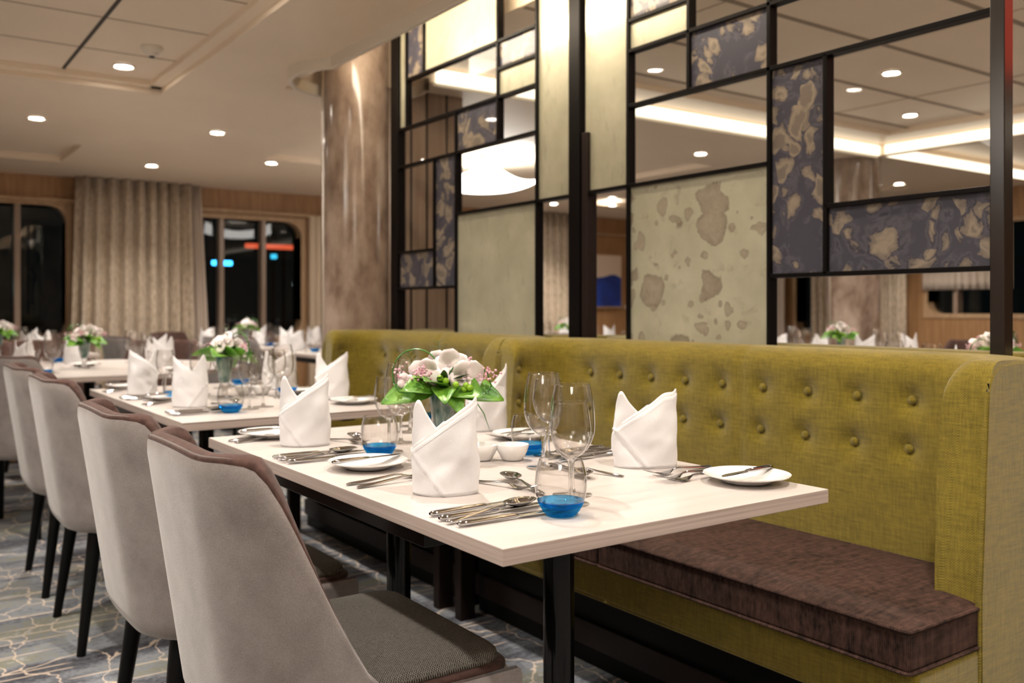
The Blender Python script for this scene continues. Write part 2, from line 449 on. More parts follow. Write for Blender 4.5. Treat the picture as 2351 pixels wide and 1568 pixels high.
M = dict(
    felt=mat_felt(),
    suede=mat_noise('brown_suede', (0.050, 0.026, 0.021), (0.088, 0.047, 0.038), 60, 0.9, sheen=0.1, spec=0.2, bs=0.2),
    tweed=mat_weave('grey_tweed', (0.02, 0.019, 0.018), (0.27, 0.25, 0.22), 1400, 1400, ('x', 'y'), (300, 300, 300), 0.95, 0.9, 0.0, 1.0, 1.0, 0.3),
    black_wood=pbr('black_lacquered_wood', (0.004, 0.004, 0.004), 0.4, spec=0.12),
    green=mat_weave('moss_green_fabric', (0.105, 0.080, 0.005), (0.250, 0.187, 0.020), 1100, 1100, ('xy', 'z'), (210, 210, 22), 0.9, 0.4, 0.30, 0.30, 2.3, 0.5),
    brownfab=mat_weave('dark_brown_fabric', (0.009, 0.004, 0.003), (0.080, 0.042, 0.032), 1300, 1300, ('x', 'y'), (12, 130, 60), 0.75, 0.5, 0.0, 0.4),
    wood_top=mat_wood_top(), wood_edge=mat_wood_edge(),
    black_metal=pbr('black_gloss_metal', (0.003, 0.003, 0.003), 0.16, spec=0.25),
    frame=pbr('black_steel_frame', (0.004, 0.003, 0.003), 0.4, spec=0.10),
    frame_brown=pbr('dark_brown_steel', (0.014, 0.008, 0.007), 0.4, spec=0.2),
    post_gloss=pbr('glossy_dark_brown_steel', (0.010, 0.006, 0.005), 0.22, spec=0.6),
    marble=mat_marble(), antique=mat_antique('spotted_antique_glass', True), frost=mat_antique('mottled_antique_glass', False),
    pane=mat_thin_glass('clear_pane_glass', (0.97, 0.97, 0.96), (0.9, 0.9, 0.9), 4, 0.6),
    night_pane=mat_thin_glass('window_glass', (0.55, 0.58, 0.58), (0.3, 0.3, 0.3), 4, 1.0),
    bowl=mat_thin_glass('thin_crystal', (0.985, 0.98, 0.975), (0.42, 0.40, 0.38), 4.0, 2.2),
    crystal=mat_glass('crystal', (0.98, 0.98, 0.98), 1.5, 0.25),
    bluebase=mat_glass('ice_blue_glass', (0.22, 0.68, 0.98), 1.45, 0.55),
    steel=pbr('polished_steel', (0.46, 0.455, 0.46), 0.05, 1.0),
    linen=mat_noise('white_linen', (0.70, 0.695, 0.71), (0.74, 0.735, 0.75), 500, 0.85, sheen=0.15, spec=0.2, bs=0.12),
    china=pbr('white_china', (0.80, 0.79, 0.78), 0.15, coat=0.4),
    ceiling=mat_ceiling(),
    groove=pbr('dark_groove', (0.03, 0.02, 0.012), 0.6),
    joint=pbr('ceiling_joint', (0.30, 0.23, 0.165), 0.7),
    carpet=mat_carpet(),
    oak=mat_noise('oak_veneer', (0.30, 0.155, 0.065), (0.42, 0.235, 0.11), 3, 0.5, stretch=(9, 9, 0.7)),
    oak_frame=mat_noise('pale_oak_trim', (0.42, 0.27, 0.15), (0.50, 0.34, 0.20), 3, 0.5, stretch=(6, 6, 0.7)),
    column=mat_noise('travertine_cladding', (0.17, 0.115, 0.085), (0.40, 0.31, 0.25), 5, 0.16, stretch=(1.6, 1.6, 0.8), detail=7, spec=0.6),
    pilaster=mat_noise('taupe_panel', (0.27, 0.19, 0.14), (0.36, 0.27, 0.21), 4, 0.35, stretch=(8, 8, 0.3)),
    silver=pbr('brushed_trim', (0.75, 0.70, 0.66), 0.25, 1.0),
    curtain=mat_curtain(),
    sheer=pbr('white_sheer', (0.55, 0.47, 0.40), 0.8),
    wallpaint=pbr('warm_wall', (0.45, 0.36, 0.27), 0.6),
    reveal=pbr('cream_reveal', (0.62, 0.50, 0.37), 0.55),
    cove=mat_emit('cove_strip_light', (1.0, 0.86, 0.66), COVE_E),
    covehot=mat_emit('cove_strip_light_close', (1.0, 0.86, 0.66), 9.0),
    lens=mat_emit('downlight_lens', (1.0, 0.90, 0.78), 60),
    shade=mat_emit('lamp_diffuser', (1.0, 0.95, 0.88), 4.6),
    white=pbr('white_enamel', (0.75, 0.68, 0.58), 0.4),
    leaf=mat_noise('bright_leaf', (0.045, 0.17, 0.012), (0.16, 0.34, 0.03), 30, 0.4, stretch=(1, 1, 1)),
    leaf2=mat_noise('dark_leaf', (0.015, 0.05, 0.012), (0.05, 0.12, 0.02), 40, 0.45),
    grass=pbr('grass_blade', (0.04, 0.16, 0.02), 0.35),
    petal=mat_noise('white_petal', (0.84, 0.70, 0.71), (0.88, 0.84, 0.83), 25, 0.55),
    pink=mat_noise('pink_blossom', (0.62, 0.30, 0.38), (0.75, 0.52, 0.56), 90, 0.6),
    berry=pbr('green_berry', (0.22, 0.42, 0.02), 0.25),
    vaseleaf=mat_noise('silvery_green_leaf_lining', (0.015, 0.10, 0.075), (0.42, 0.47, 0.40), 22, 0.3, stretch=(1, 1, 0.35), lo=0.42, hi=0.6),
    art_sky=pbr('canvas_cream', (0.72, 0.58, 0.46), 0.7),
)
# ------------------------------------------------------------------ room shell
X0, X1, Y0, Y1, ZC = -2.6, 9.3, -2.6, 9.3, 2.3
mb = MB().box((X0, Y0, -0.06), (X1, Y1, 0.0)); struct(mb.build('floor', M['carpet'], smooth=False))
# ceiling with stepped recesses: one height field of cells
holes = [(-1.6, 1.36, -2.0, 5.40, 2.36), (1.88, 2.36, -2.0, 4.85, 2.62), (2.36, 6.58, -2.0, 4.27, 2.42), (6.66, 9.2, -2.0, 4.27, 2.42), (-1.0, 1.31, 7.42, 8.35, 2.345), (2.64, 5.9, 5.4, 7.25, 2.345), (6.6, 8.6, 5.2, 8.2, 2.345)]
def cells():
    xs = sorted({X0, X1} | {h[0] for h in holes} | {h[1] for h in holes})
    ys = sorted({Y0, Y1} | {h[2] for h in holes} | {h[3] for h in holes})
    def hz(x, y):
        for h in holes:
            if h[0] < x < h[1] and h[2] < y < h[3]: return h[4]
        return ZC
    mb = MB()
    for i in range(len(xs) - 1):
        for j in range(len(ys) - 1):
            z = hz((xs[i] + xs[i + 1]) / 2, (ys[j] + ys[j + 1]) / 2)
            mb.box((xs[i], ys[j], z), (xs[i + 1], ys[j + 1], 2.75))
    return mb
struct(cells().build('ceiling', M['ceiling'], smooth=False))
mb = MB()
for y in (0.01, 0.55, 1.085, 1.625, 2.165, 2.70, 3.235, 3.767, 4.303, 4.854):
    mb.box((-1.59, y - 0.005, 2.3585), (1.35, y + 0.005, 2.3605))
struct(mb.build('trim_1', M['joint'], smooth=False))
mb = MB()
for x in (-1.1, -0.13, 0.85): mb.box((x - 0.008, -1.99, 2.356), (x + 0.008, 5.39, 2.3605))
struct(mb.build('trim_2', M['groove'], smooth=False))
mb = MB()
for y in (-1.3, -0.72, -0.15, 0.42, 0.99, 1.56, 2.13, 2.70, 3.28, 3.84): mb.box((2.37, y - 0.016, 2.417), (6.57, y + 0.016, 2.4205))
for x in (3.05, 4.2, 5.4): mb.box((x - 0.003, -1.99, 2.417), (x + 0.003, 4.26, 2.4204))
struct(mb.build('trim_3', M['joint'], smooth=False))
# inner step of the lit recess
mb = MB().box((2.37, 3.99, 2.385), (6.57, 4.26, 2.42)).box((6.28, -2, 2.385), (6.57, 3.99, 2.42))
struct(mb.build('trim_4', M['ceiling'], smooth=False))
# edge steps of the left panelled recess
mb = MB().box((1.30, -2, 2.33), (1.36, 5.40, 2.36)).box((-1.6, 5.34, 2.33), (1.36, 5.40, 2.36)); struct(mb.build('trim_5', M['ceiling'], smooth=False))

def wall_with_holes(name, axis, pos, thick, a0, a1, rects, mat, ztop=2.75):
    mb = MB(); cuts = sorted({a0, a1} | {r[0] for r in rects} | {r[1] for r in rects})
    for i in range(len(cuts) - 1):
        mid = (cuts[i] + cuts[i + 1]) / 2
        hs = [r for r in rects if r[0] < mid < r[1]]
        spans = [(0, ztop)] if not hs else [(0, hs[0][2]), (hs[0][3], ztop)]
        for z0, z1 in spans:
            if axis == 'y': mb.box((cuts[i], pos, z0), (cuts[i + 1], pos + thick, z1))
            else: mb.box((pos, cuts[i], z0), (pos + thick, cuts[i + 1], z1))
    return struct(mb.build(name, mat, smooth=False))
WB = [(-1.4, 1.50, 0.80, 2.03), (2.30, 3.79, 0.80, 2.00), (4.9, 6.5, 0.80, 2.0)]
wall_with_holes('wall_back', 'y', 9.3, 0.22, X0, X1 + .22, WB, M['oak'])
WR = [(-1.5, 1.2, 1.03, 1.95), (2.5, 5.45, 1.03, 1.95), (6.2, 7.15, 0.8, 1.95)]
wall_with_holes('wall_right', 'x', 9.3, 0.22, Y0, Y1, WR, M['oak'])
struct(MB().box((X0 - .2, Y0, 0), (X0, Y1 + .22, 2.75)).build('wall_left', M['wallpaint'], smooth=False))
struct(MB().box((X0 - .2, Y0 - .2, 0), (X1 + .22, Y0, 2.75)).build('wall_front', M['wallpaint'], smooth=False))

def round_frame(x0, x1, z0, z1, y, r, wdt, dep, axis='y'):
    """ring frame with rounded corners, outer edge square-ish"""
    def path(x0, x1, z0, z1, r):
        p = []
        for cx, cz, a0 in ((x1 - r, z1 - r, 0), (x0 + r, z1 - r, PI / 2), (x0 + r, z0 + r, PI), (x1 - r, z0 + r, 1.5 * PI)):
            for k in range(9): a = a0 + PI / 2 * k / 8; p.append((cx + r * math.cos(a), cz + r * math.sin(a)))
        return p
    inn = path(x0, x1, z0, z1, r); out = path(x0 - wdt, x1 + wdt, z0 - wdt, z1 + wdt, 0.001)
    mb = MB(); n = len(inn)
    def P(a, b, d): return (a, y + d, b) if axis == 'y' else (y + d, a, b)
    vs = [P(*p, 0) for p in out] + [P(*p, 0) for p in inn] + [P(*p, dep) for p in inn]
    fs = []
    for i in range(n):
        j = (i + 1) % n
        fs.append((i, j, n + j, n + i)); fs.append((n + i, n + j, 2 * n + j, 2 * n + i))
    return mb.add(vs, fs)
def window(k, axis, pos, a0, a1, z0, z1, mull, r=0.16):
    f = round_frame(a0 + .0, a1 - .0, z0, z1, pos - 0.012, r, 0.045, 0.2, axis).build('window_%d' % k, M['oak_frame'], smooth=True, angle=50)
    struct(f)
    mb = MB()
    if axis == 'y': mb.box((a0, pos + .12, z0), (a1, pos + .126, z1))
    else: mb.box((pos + .12, a0, z0), (pos + .126, a1, z1))
    mb.build('window_pane', M['night_pane'], f, smooth=False)
    for m_ in mull:
        mb = MB()
        if axis == 'y': mb.box((m_ - .024, pos + .0, z0 - .0), (m_ + .024, pos + .11, z1 + .0))
        else: mb.box((pos + .0, m_ - .024, z0), (pos + .11, m_ + .024, z1))
        mb.build('mullion', M['pilaster'], f, smooth=False, bevel=.004)
    return f
window(1, 'y', 9.3, -1.4, 1.50, .80, 2.03, (-.35, .45, 1.105), .14)
window(2, 'y', 9.3, 2.30, 3.79, .80, 2.00, (2.945, 3.385), .16)
window(3, 'y', 9.3, 4.9, 6.5, .80, 2.0, (5.4, 5.95), .16)
window(4, 'x', 9.3, -1.5, 1.2, 1.03, 1.95, (-.6, .3), .12)
window(5, 'x', 9.3, 2.5, 5.45, 1.03, 1.95, (3.4, 4.3, 5.15), .12)
window(6, 'x', 9.3, 6.2, 7.15, .8, 1.95, (6.68,), .12)
# cream reveal and ribbed pilaster beside window 2
mb = MB().box((3.86, 9.22, 0), (4.12, 9.30, 2.07))
for x in (3.93, 4.0, 4.07): mb.box((x, 9.205, 0), (x + .03, 9.22, 2.07))
struct(mb.build('trim_6', M['reveal'], smooth=False, bevel=.004))
struct(MB().box((X0, 9.24, 2.06), (X1, 9.3, 2.09)).box((X0, 9.27, 0), (X1, 9.3, .1)).build('baseboard_back', M['oak_frame'], smooth=False))
# night outside: dark hull across the water with a few lamps
tag(MB().box((-4, 14, -2), (16, 14.3, .9)).build('quay_wall', pbr('night_concrete', (.02, .025, .03), .9), smooth=False), 'dark quay wall standing outside beyond the windows', 'wall')
for i, (x, y, z, c, s, w, lab) in enumerate([
        (1.25, 13.5, 2.35, (.8, 1, .75), 5, .10, 'greenish white quay lamp seen through the left window'),
        (4.25, 13.5, 1.75, (.05, .45, 1), 5, .30, 'blue lamp bar glowing outside beside the white sheer'),
        (5.0, 13.5, 2.5, (.6, .95, 1), 2.2, .50, 'cool white canopy lamp outside at the top of the middle window'),
        (5.4, 13.5, 1.45, (.75, .95, 1), 2.2, .26, 'white round lamp low outside the middle window'),
        (5.1, 13.5, 2.0, (.9, .12, .05), .9, 1.2, 'long red light strip outside the middle window'),
        (4.9, 13.5, 1.85, (.05, .5, .8), 1.5, .09, 'small teal lamp outside between the window mullions'),
        (.35, 13.5, 2.1, (1, .8, .6), 2.5, .25, 'warm white lamp outside the left window'),
        (.55, 13.5, 1.35, (.6, .9, 1), 2.0, .28, 'low cool lamp outside the left window')]):
    t = thing('quay_lamp', lab, 'lamp', (x, y - .09 * i, 0), 0, None)
    MB().box((-.02, .02, 0), (.02, .06, z)).build('post', M['black_metal'], t, smooth=False)
    MB().box((-w / 2, -.03, z - .035), (w / 2, .03, z + .035)).build('lamp_head', mat_emit('quay_light_%d' % i, c, s), t, smooth=False, bevel=.02)

# ------------------------------------------------------------------ curtains
def curtain(name, mat, a0, a1, b0, b1, z0, z1, pos, folds, amp, axis='y', label='', cat='curtain', lead=0):
    nu, nv = folds * 10 + 1, 9
    def fn(i, j):
        u = i / (nu - 1); v = j / (nv - 1); z = z0 + (z1 - z0) * v
        a = (b0 + (a0 - b0) * v) + u * ((b1 + (a1 - b1) * v) - (b0 + (a0 - b0) * v))
        ph = u * folds * 2 * PI + 0.8 * math.sin(u * 9)
        d = amp * (math.sin(ph) + .35 * math.sin(2.1 * ph + 1)) * (0.75 + .25 * (1 - v))
        return (a, pos + d, z) if axis == 'y' else (pos + d, a, z)
    o = MB().grid(nu, nv, fn).build(name, mat, smooth=True, angle=180, solid=.004)
    return tag(o, label, cat)
curtain('curtain', M['curtain'], 1.56, 2.60, 1.50, 2.64, .02, 2.295, 9.13, 9, .055, label='long beige shimmering curtain between the two dark windows')
curtain('sheer_curtain', M['sheer'], 2.52, 2.70, 2.58, 2.82, .02, 2.295, 9.19, 5, .018, label='narrow white sheer curtain hanging beside the beige curtain')
curtain('curtain', M['curtain'], 6.85, 7.60, 6.85, 7.60, .02, 2.295, 9.15, 7, .045, label='beige curtain beside the painting, seen through the divider')
curtain('curtain', M['sheer'], 7.2, 7.9, 7.2, 7.9, .02, 2.295, 9.12, 6, .04, 'x', label='pale curtain on the far right wall left of the dark windows')
curtain('curtain', M['curtain'], 5.6, 6.2, 5.6, 6.2, .02, 2.295, 9.12, 6, .04, 'x', label='taupe curtain on the far right wall behind the distant column')
curtain('curtain', M['curtain'], 6.35, 6.80, 6.35, 6.80, .02, 2.295, 9.12, 4, .04, 'x', label='beige curtain on the far right wall beside the narrow dark window')
curtain('sheer_curtain', M['sheer'], 4.55, 5.5, 4.55, 5.5, 1.28, 1.98, 9.27, 12, .018, 'x', label='short white sheer hanging over the dark window above the oak dado')
curtain('sheer_curtain', M['sheer'], 2.6, 4.3, 2.6, 4.3, 1.28, 1.98, 9.27, 16, .018, 'x', label='short white sheer nearest the right end of the far window')

# painting far behind the divider
t = thing('painting', 'blue and cream abstract painting hung on the oak wall', 'painting', (7.97, 9.27, 1.45))
MB().box((-.36, -.03, -.36), (.36, .02, .36)).build('frame', M['oak_frame'], t, smooth=False, bevel=.004)
MB().box((-.34, -.034, -.34), (.34, -.029, .34)).build('canvas', M['art_sky'], t, smooth=False)
m_, nt, b, o_ = new_mat('canvas_blue'); 
nt.links.new(ramp(nt, noise(nt, mapping(nt), 2.5, 2), [(.3, (.01, .01, .05)), (.7, (.02, .07, .42))]), b.inputs['Base Color'])
def hill(i, j):
    u = i / 24; x = -.34 + .68 * u; top = -.02 + .10 * math.sin(u * 3.0 - .4) + .02 * math.sin(u * 9)
    return (x, -.0345 - .0015, -.34 + (top + .34) * j)
MB().grid(25, 2, hill).build('painted_wave', m_, t, smooth=False)
tag(MB().box((8.42, 9.27, 1.08), (8.52, 9.285, 1.13)).build('caption_card', M['white'], smooth=False), 'tiny white card on the oak wall beside the painting', 'card')

# ------------------------------------------------------------------ columns with ring trim
def column(x, y, r, lab, ring=True):
    t = thing('column', lab, 'column', (x, y, 0))
    MB().lathe([(r, 0), (r, ZC + .32)], 64).build('shaft', M['column'], t, smooth=True)
    for a in (2.72, 5.9):
        MB().lathe([(.011, .0), (.011, ZC + .3)], 12, M=Matrix.Translation((r * 1.0 * math.cos(a), r * 1.0 * math.sin(a), 0))).build('metal_trim', M['silver'], t)
    return t
column(2.167, 4.54, .175, 'round stone-clad column at the far end of the glass divider')
column(6.64, 4.54, .21, 'distant round stone-clad column seen through the right end of the divider')
# lip of the lit recess with the loop around the column
def ribbon(path, z0, z1, th):
    mb = MB(); n = len(path)
    def nrm(i):
        a = Vector(path[max(i - 1, 0)]); b = Vector(path[min(i + 1, n - 1)]); d = (b - a).normalized(); return Vector((-d.y, d.x))
    vs = []
    for i, p in enumerate(path):
        q = nrm(i) * th
        vs += [(p[0], p[1], z0), (p[0] + q.x, p[1] + q.y, z0), (p[0] + q.x, p[1] + q.y, z1), (p[0], p[1], z1)]
    fs = []
    for i in range(n - 1):
        for k in range(4):
            fs.append((4 * i + k, 4 * i + (k + 1) % 4, 4 * i + 4 + (k + 1) % 4, 4 * i + 4 + k))
    return mb.add(vs, fs)
path = [(1.852, -2.0), (1.852, 4.07)]
cx, cy_, rr = 2.10, 4.36, .34
a0 = math.atan2(4.12 - cy_, 1.86 - cx)
path += [(cx + rr * math.cos(a0 - k * .11), cy_ + rr * math.sin(a0 - k * .11)) for k in range(0, 40)]
struct(ribbon(path, 2.242, 2.31, .028).build('trim_7', M['white'], smooth=True, angle=40, bevel=.006))
# ------------------------------------------------------------------ cove strips
for (a, b, lab) in [((1.884, -1.9, 2.33), (1.894, 4.15, 2.44), 'long warm strip light in the ceiling cove above the divider'),
                    ((2.50, 4.245, 2.30), (6.56, 4.262, 2.372), 'long warm strip light across the far cove, behind the divider'),
                    ((6.68, 4.245, 2.30), (9.1, 4.262, 2.372), 'warm strip light beyond the distant column at the right edge'),
                    ((6.555, -1.9, 2.305), (6.572, 4.20, 2.372), 'warm strip light running toward the distant column')]:
    o = MB().box(a, b).build('strip_light', M['covehot' if a[0] < 1.9 else 'cove'], smooth=False); tag(o, lab, 'light')
struct(MB().box((2.48, 4.262, 2.28), (6.57, 4.275, 2.30)).build('trim_9', M['white'], smooth=False))

# ------------------------------------------------------------------ ceiling downlights
def make_down():
    t = thing('ceiling_downlight', 'x', 'light')
    MB().lathe([(.046, -.001), (.060, -.001), (.060, -.007), (.046, -.010), (.040, -.004)], 40).build('trim_ring', M['white'], t)
    MB().disc(.042, -.004, 40, up=False).build('lens', M['lens'], t, smooth=False)
    L = bpy.data.lights.new('downlight_beam', 'SPOT'); L.energy = SPOT_W; L.color = (1.0, .90, .80)
    L.spot_size = math.radians(125); L.spot_blend = 0.8; L.shadow_soft_size = .035
    l = bpy.data.objects.new('beam', L); C.objects.link(l); l.parent = t; l.location = (0, 0, -.02)
    return t
DL = Proto(make_down)
dl = [((1.10, 5.10, 2.36), 'ceiling downlight in the panelled recess, in front of the smoke detector'),
      ((.88, 6.5, 2.3), 'ceiling downlight at the left, above the eight-sided table'),
      ((1.97, 6.32, 2.3), 'ceiling downlight in the plain ceiling left of the column'),
      ((1.97, 8.10, 2.3), 'ceiling downlight just in front of the beige curtain'),
      ((2.75, 7.38, 2.3), 'ceiling downlight closest to the left side of the column'),
      ((4.73, 2.99, 2.42), 'brightest ceiling downlight seen through the upper right divider opening'),
      ((5.87, 3.57, 2.42), 'second ceiling downlight in the upper right divider opening'),
      ((5.33, 5.0, 2.3), 'ceiling downlight seen below the strip light in the middle opening'),
      ((5.33, 7.5, 2.3), 'ceiling downlight seen just right of the big lamp shade'),
      ((7.13, 8.08, 2.3), 'ceiling downlight seen above the painting'),
      ((6.49, 8.37, 2.3), 'ceiling downlight seen left of the thick middle post'),
      ((8.2, 5.1, 2.3), 'ceiling downlight seen right of the distant column')]
for (x, y, z) in [(1.10, 3.55, 2.36), (1.10, 2.05, 2.36), (1.22, .55, 2.36), (-.15, 1.35, 2.36), (-.15, 3.2, 2.36), (-.15, -.6, 2.36), (3.4, 2.0, 2.42), (3.4, .2, 2.42), (1.25, -.9, 2.36), (5.2, 1.0, 2.42)]:
    dl.append(((x, y, z), 'ceiling downlight above the tables, outside the frame of the photo'))
for p, lab in dl: DL.put(p, 0, lab, 'ceiling downlights')
t = thing('smoke_detector', 'white round smoke detector on the panelled ceiling', 'smoke detector', (1.135, 4.66, 2.36))
MB().lathe([(.052, 0), (.052, -.012), (.046, -.022), (.036, -.028)], 40).build('base', M['white'], t)
MB().lathe([(.036, -.028), (.030, -.040), (.018, -.044), (0.0001, -.045)], 40).build('sensor_head', M['white'], t)
MB().lathe([(.013, -.046), (.013, -.052), (.0001, -.052)], 20).build('sensor_dot', M['groove'], t)
t = thing('fire_sprinkler', 'small sprinkler head on the ceiling seen through the divider', 'sprinkler', (4.74, 4.0 - .2, 2.42))
MB().lathe([(.03, 0), (.03, -.008), (.01, -.01), (.01, -.05), (.0001, -.05)], 16).build('stem', M['silver'], t)
MB().lathe([(.022, -.052), (.022, -.056), (.0001, -.056)], 16).build('deflector', M['groove'], t)
# big glowing lamp shades under the ceiling; all but the first are added fill
def lampshade(x, y, lab, s=1):
    t = thing('ceiling_lamp', lab, 'lamp', (x, y, ZC), .3)
    n = 17
    def fn(i, j):
        u = -1 + 2 * i / (n - 1); v = -1 + 2 * j / (n - 1)
        e = max(abs(u), abs(v))
        return (.44 * s * u * (1 - .06 * v * v), .44 * s * v * (1 - .06 * u * u), -.25 + .13 * (u * u + v * v) / 2 + .05 * (u * u * v * v))
    MB().grid(n, n, fn, flip=True).build('diffuser', M['shade'], t, smooth=True, angle=180, solid=.006)
    MB().box((-.12 * s, -.12 * s, -.03), (.12 * s, .12 * s, 0)).build('housing', M['white'], t, smooth=False, bevel=.01)
    for sx in (-1, 1):
        for sy in (-1, 1): MB().tube([(sx * .10 * s, sy * .10 * s, -.02), (sx * .10 * s, sy * .10 * s, -.245)], .004).build('hanger', M['silver'], t)
lampshade(4.17, 6.36, 'large curved glowing lamp shade seen through the left divider openings')
lampshade(-1.5, 2.6, 'unseen lamp shade added over the aisle at left to brighten ceiling and tables')  # added lamp out of view, raises the ambient light on ceiling and tables
lampshade(-1.3, -1.2, 'unseen lamp shade added behind the camera as soft fill light')  # extra unseen lamp, soft fill from behind the camera
lampshade(8.0, 1.0, 'unseen lamp shade added behind the divider, right of the frame, for extra light')  # added beyond the frame only to light the room behind the divider

# ------------------------------------------------------------------ glass divider
DX = 2.27
div = thing('glass_divider', 'tall black-framed divider with marbled and antique glass panels', 'divider', (0, 0, 0))
ZB, ZT = .90, 2.60
def post(y0, y1, z0=0.0, z1=ZT, x0=DX - .022, x1=DX + .028, m='frame'):
    return MB().box((x0, y0, z0), (x1, y1, z1)).build('post', M[m], div, smooth=False, bevel=.002)
post(1.122, 1.158, x1=DX + .02, m='post_gloss')
post(2.739, 2.806); post(2.692, 2.725, z1=1.76, m='frame_brown')
post(4.222, 4.299)
bw = .013
def vbar(y, z0, z1): MB().box((DX - .018, y - bw / 2, z0), (DX + .018, y + bw / 2, z1)).build('bar', M['frame'], div, smooth=False, bevel=.001)
def hbar(z, y0, y1): MB().box((DX - .018, y0, z - bw / 2), (DX + .018, y1, z + bw / 2)).build('bar', M['frame'], div, smooth=False, bevel=.001)
H1, H2, H3, H4, H5, H6 = 1.529, 2.1265, 2.0165, 1.818, 1.380, 1.184
F1, F1b, F2, F3, F4, F5, F6 = 2.254, 2.132, 2.010, 1.815, 1.527, 1.373, 1.187
for y, a, b in [(2.471, ZB, ZT), (1.836, ZB, ZT), (2.172, H4, ZT), (1.634, H6, H4), (4.142, F2, ZT), (3.963, F1, ZT), (3.861, F6, F3), (3.66, ZB, F2), (3.312, F3, ZT), (3.026, ZB, ZT)]: vbar(y, a, b)
for z, a, b in [(H1, 1.836, 2.70), (H2, 2.172, 2.471), (H3, 1.15, 2.471), (H4, 1.15, 2.471), (H5, 1.15, 1.634), (H6, 1.15, 1.836),
                (F1, 3.026, 4.142), (F1b, 3.026, 3.312), (F2, 3.026, 4.23), (F3, 3.026, 4.23), (F4, 2.80, 3.66), (F5, 3.861, 4.23), (F6, 3.66, 4.23),
                (ZB, 1.15, 4.23), (ZT - .008, 1.15, 4.23)]: hbar(z, a, b)
def panel(nm, m, y0, y1, z0, z1, t=.005, x=None):
    x = DX if x is None else x
    MB().box((x - t, y0 + .004, z0 + .004), (x + t, y1 - .004, z1 - .004)).build(nm, M[m], div, smooth=False)
for a in [(1.836, 2.172, H4, H3), (2.172, 2.471, H2, ZT), (1.634, 1.836, H6, H4), (1.158, 1.634, H6, H5), (3.963, 4.142, F1, ZT), (3.026, 3.312, F1b, F1), (3.312, 3.66, F3, F2),
          (3.66, 3.861, F6, F3), (3.861, 4.222, F6, F5)]: panel('marbled_panel', 'marble', *a)
for a in [(2.172, 2.471, H3, H2), (4.142, 4.222, F2, ZT), (3.312, 3.963, F1, ZT), (3.026, 3.312, F2, F1b), (3.026, 3.66, ZB, F4)]: panel('mottled_panel', 'frost', *a)
panel('mottled_panel', 'frost', 2.471, 2.725, H1, ZT); panel('mottled_panel', 'frost', 2.806, 3.026, F4, ZT)
panel('spotted_panel', 'antique', 1.836, 2.471, ZB, H1)
for a in [(1.836, 2.471, H1, H4), (2.172, 2.471, H4, H3), (1.836, 2.172, H3, ZT), (1.158, 1.836, H4, H3), (1.158, 1.836, H3, ZT), (1.158, 1.634, H5, H4), (3.026, 3.312, F1, ZT), (3.312, 4.142, F2, F1),
          (3.66, 4.222, F3, F2), (3.026, 3.312, F3, F2), (3.861, 4.222, F5, F3), (3.026, 3.66, F4, F3)]:
    panel('clear_pane', 'pane', *a, t=.002)
# panelled pilaster right behind the divider
t = thing('pilaster', 'taupe panelled pilaster standing behind the far end of the divider', 'pilaster', (2.60, 4.62, 0))
MB().box((-.21, -.14, 0), (.21, .14, 2.30)).build('body', M['pilaster'], t, smooth=False, bevel=.004)
for x in (-.13, -.03, .10): MB().box((x - .004, -.146, 0), (x + .004, -.139, 2.30)).build('groove', M['frame_brown'], t, smooth=False)

t = thing('signal_lamp', 'red glowing lamp behind the divider, right of the frame, mirrored in the end post', 'lamp', (3.60, .46, 2.42))
MB().tube([(0, 0, 0), (0, 0, -.05)], .075, 24).build('mount', M['frame'], t)
MB().tube([(0, 0, -.05), (0, 0, -.42)], .065, 24).build('glowing_tube', mat_emit('red_glow', (1.0, .08, .04), 1.4), t)

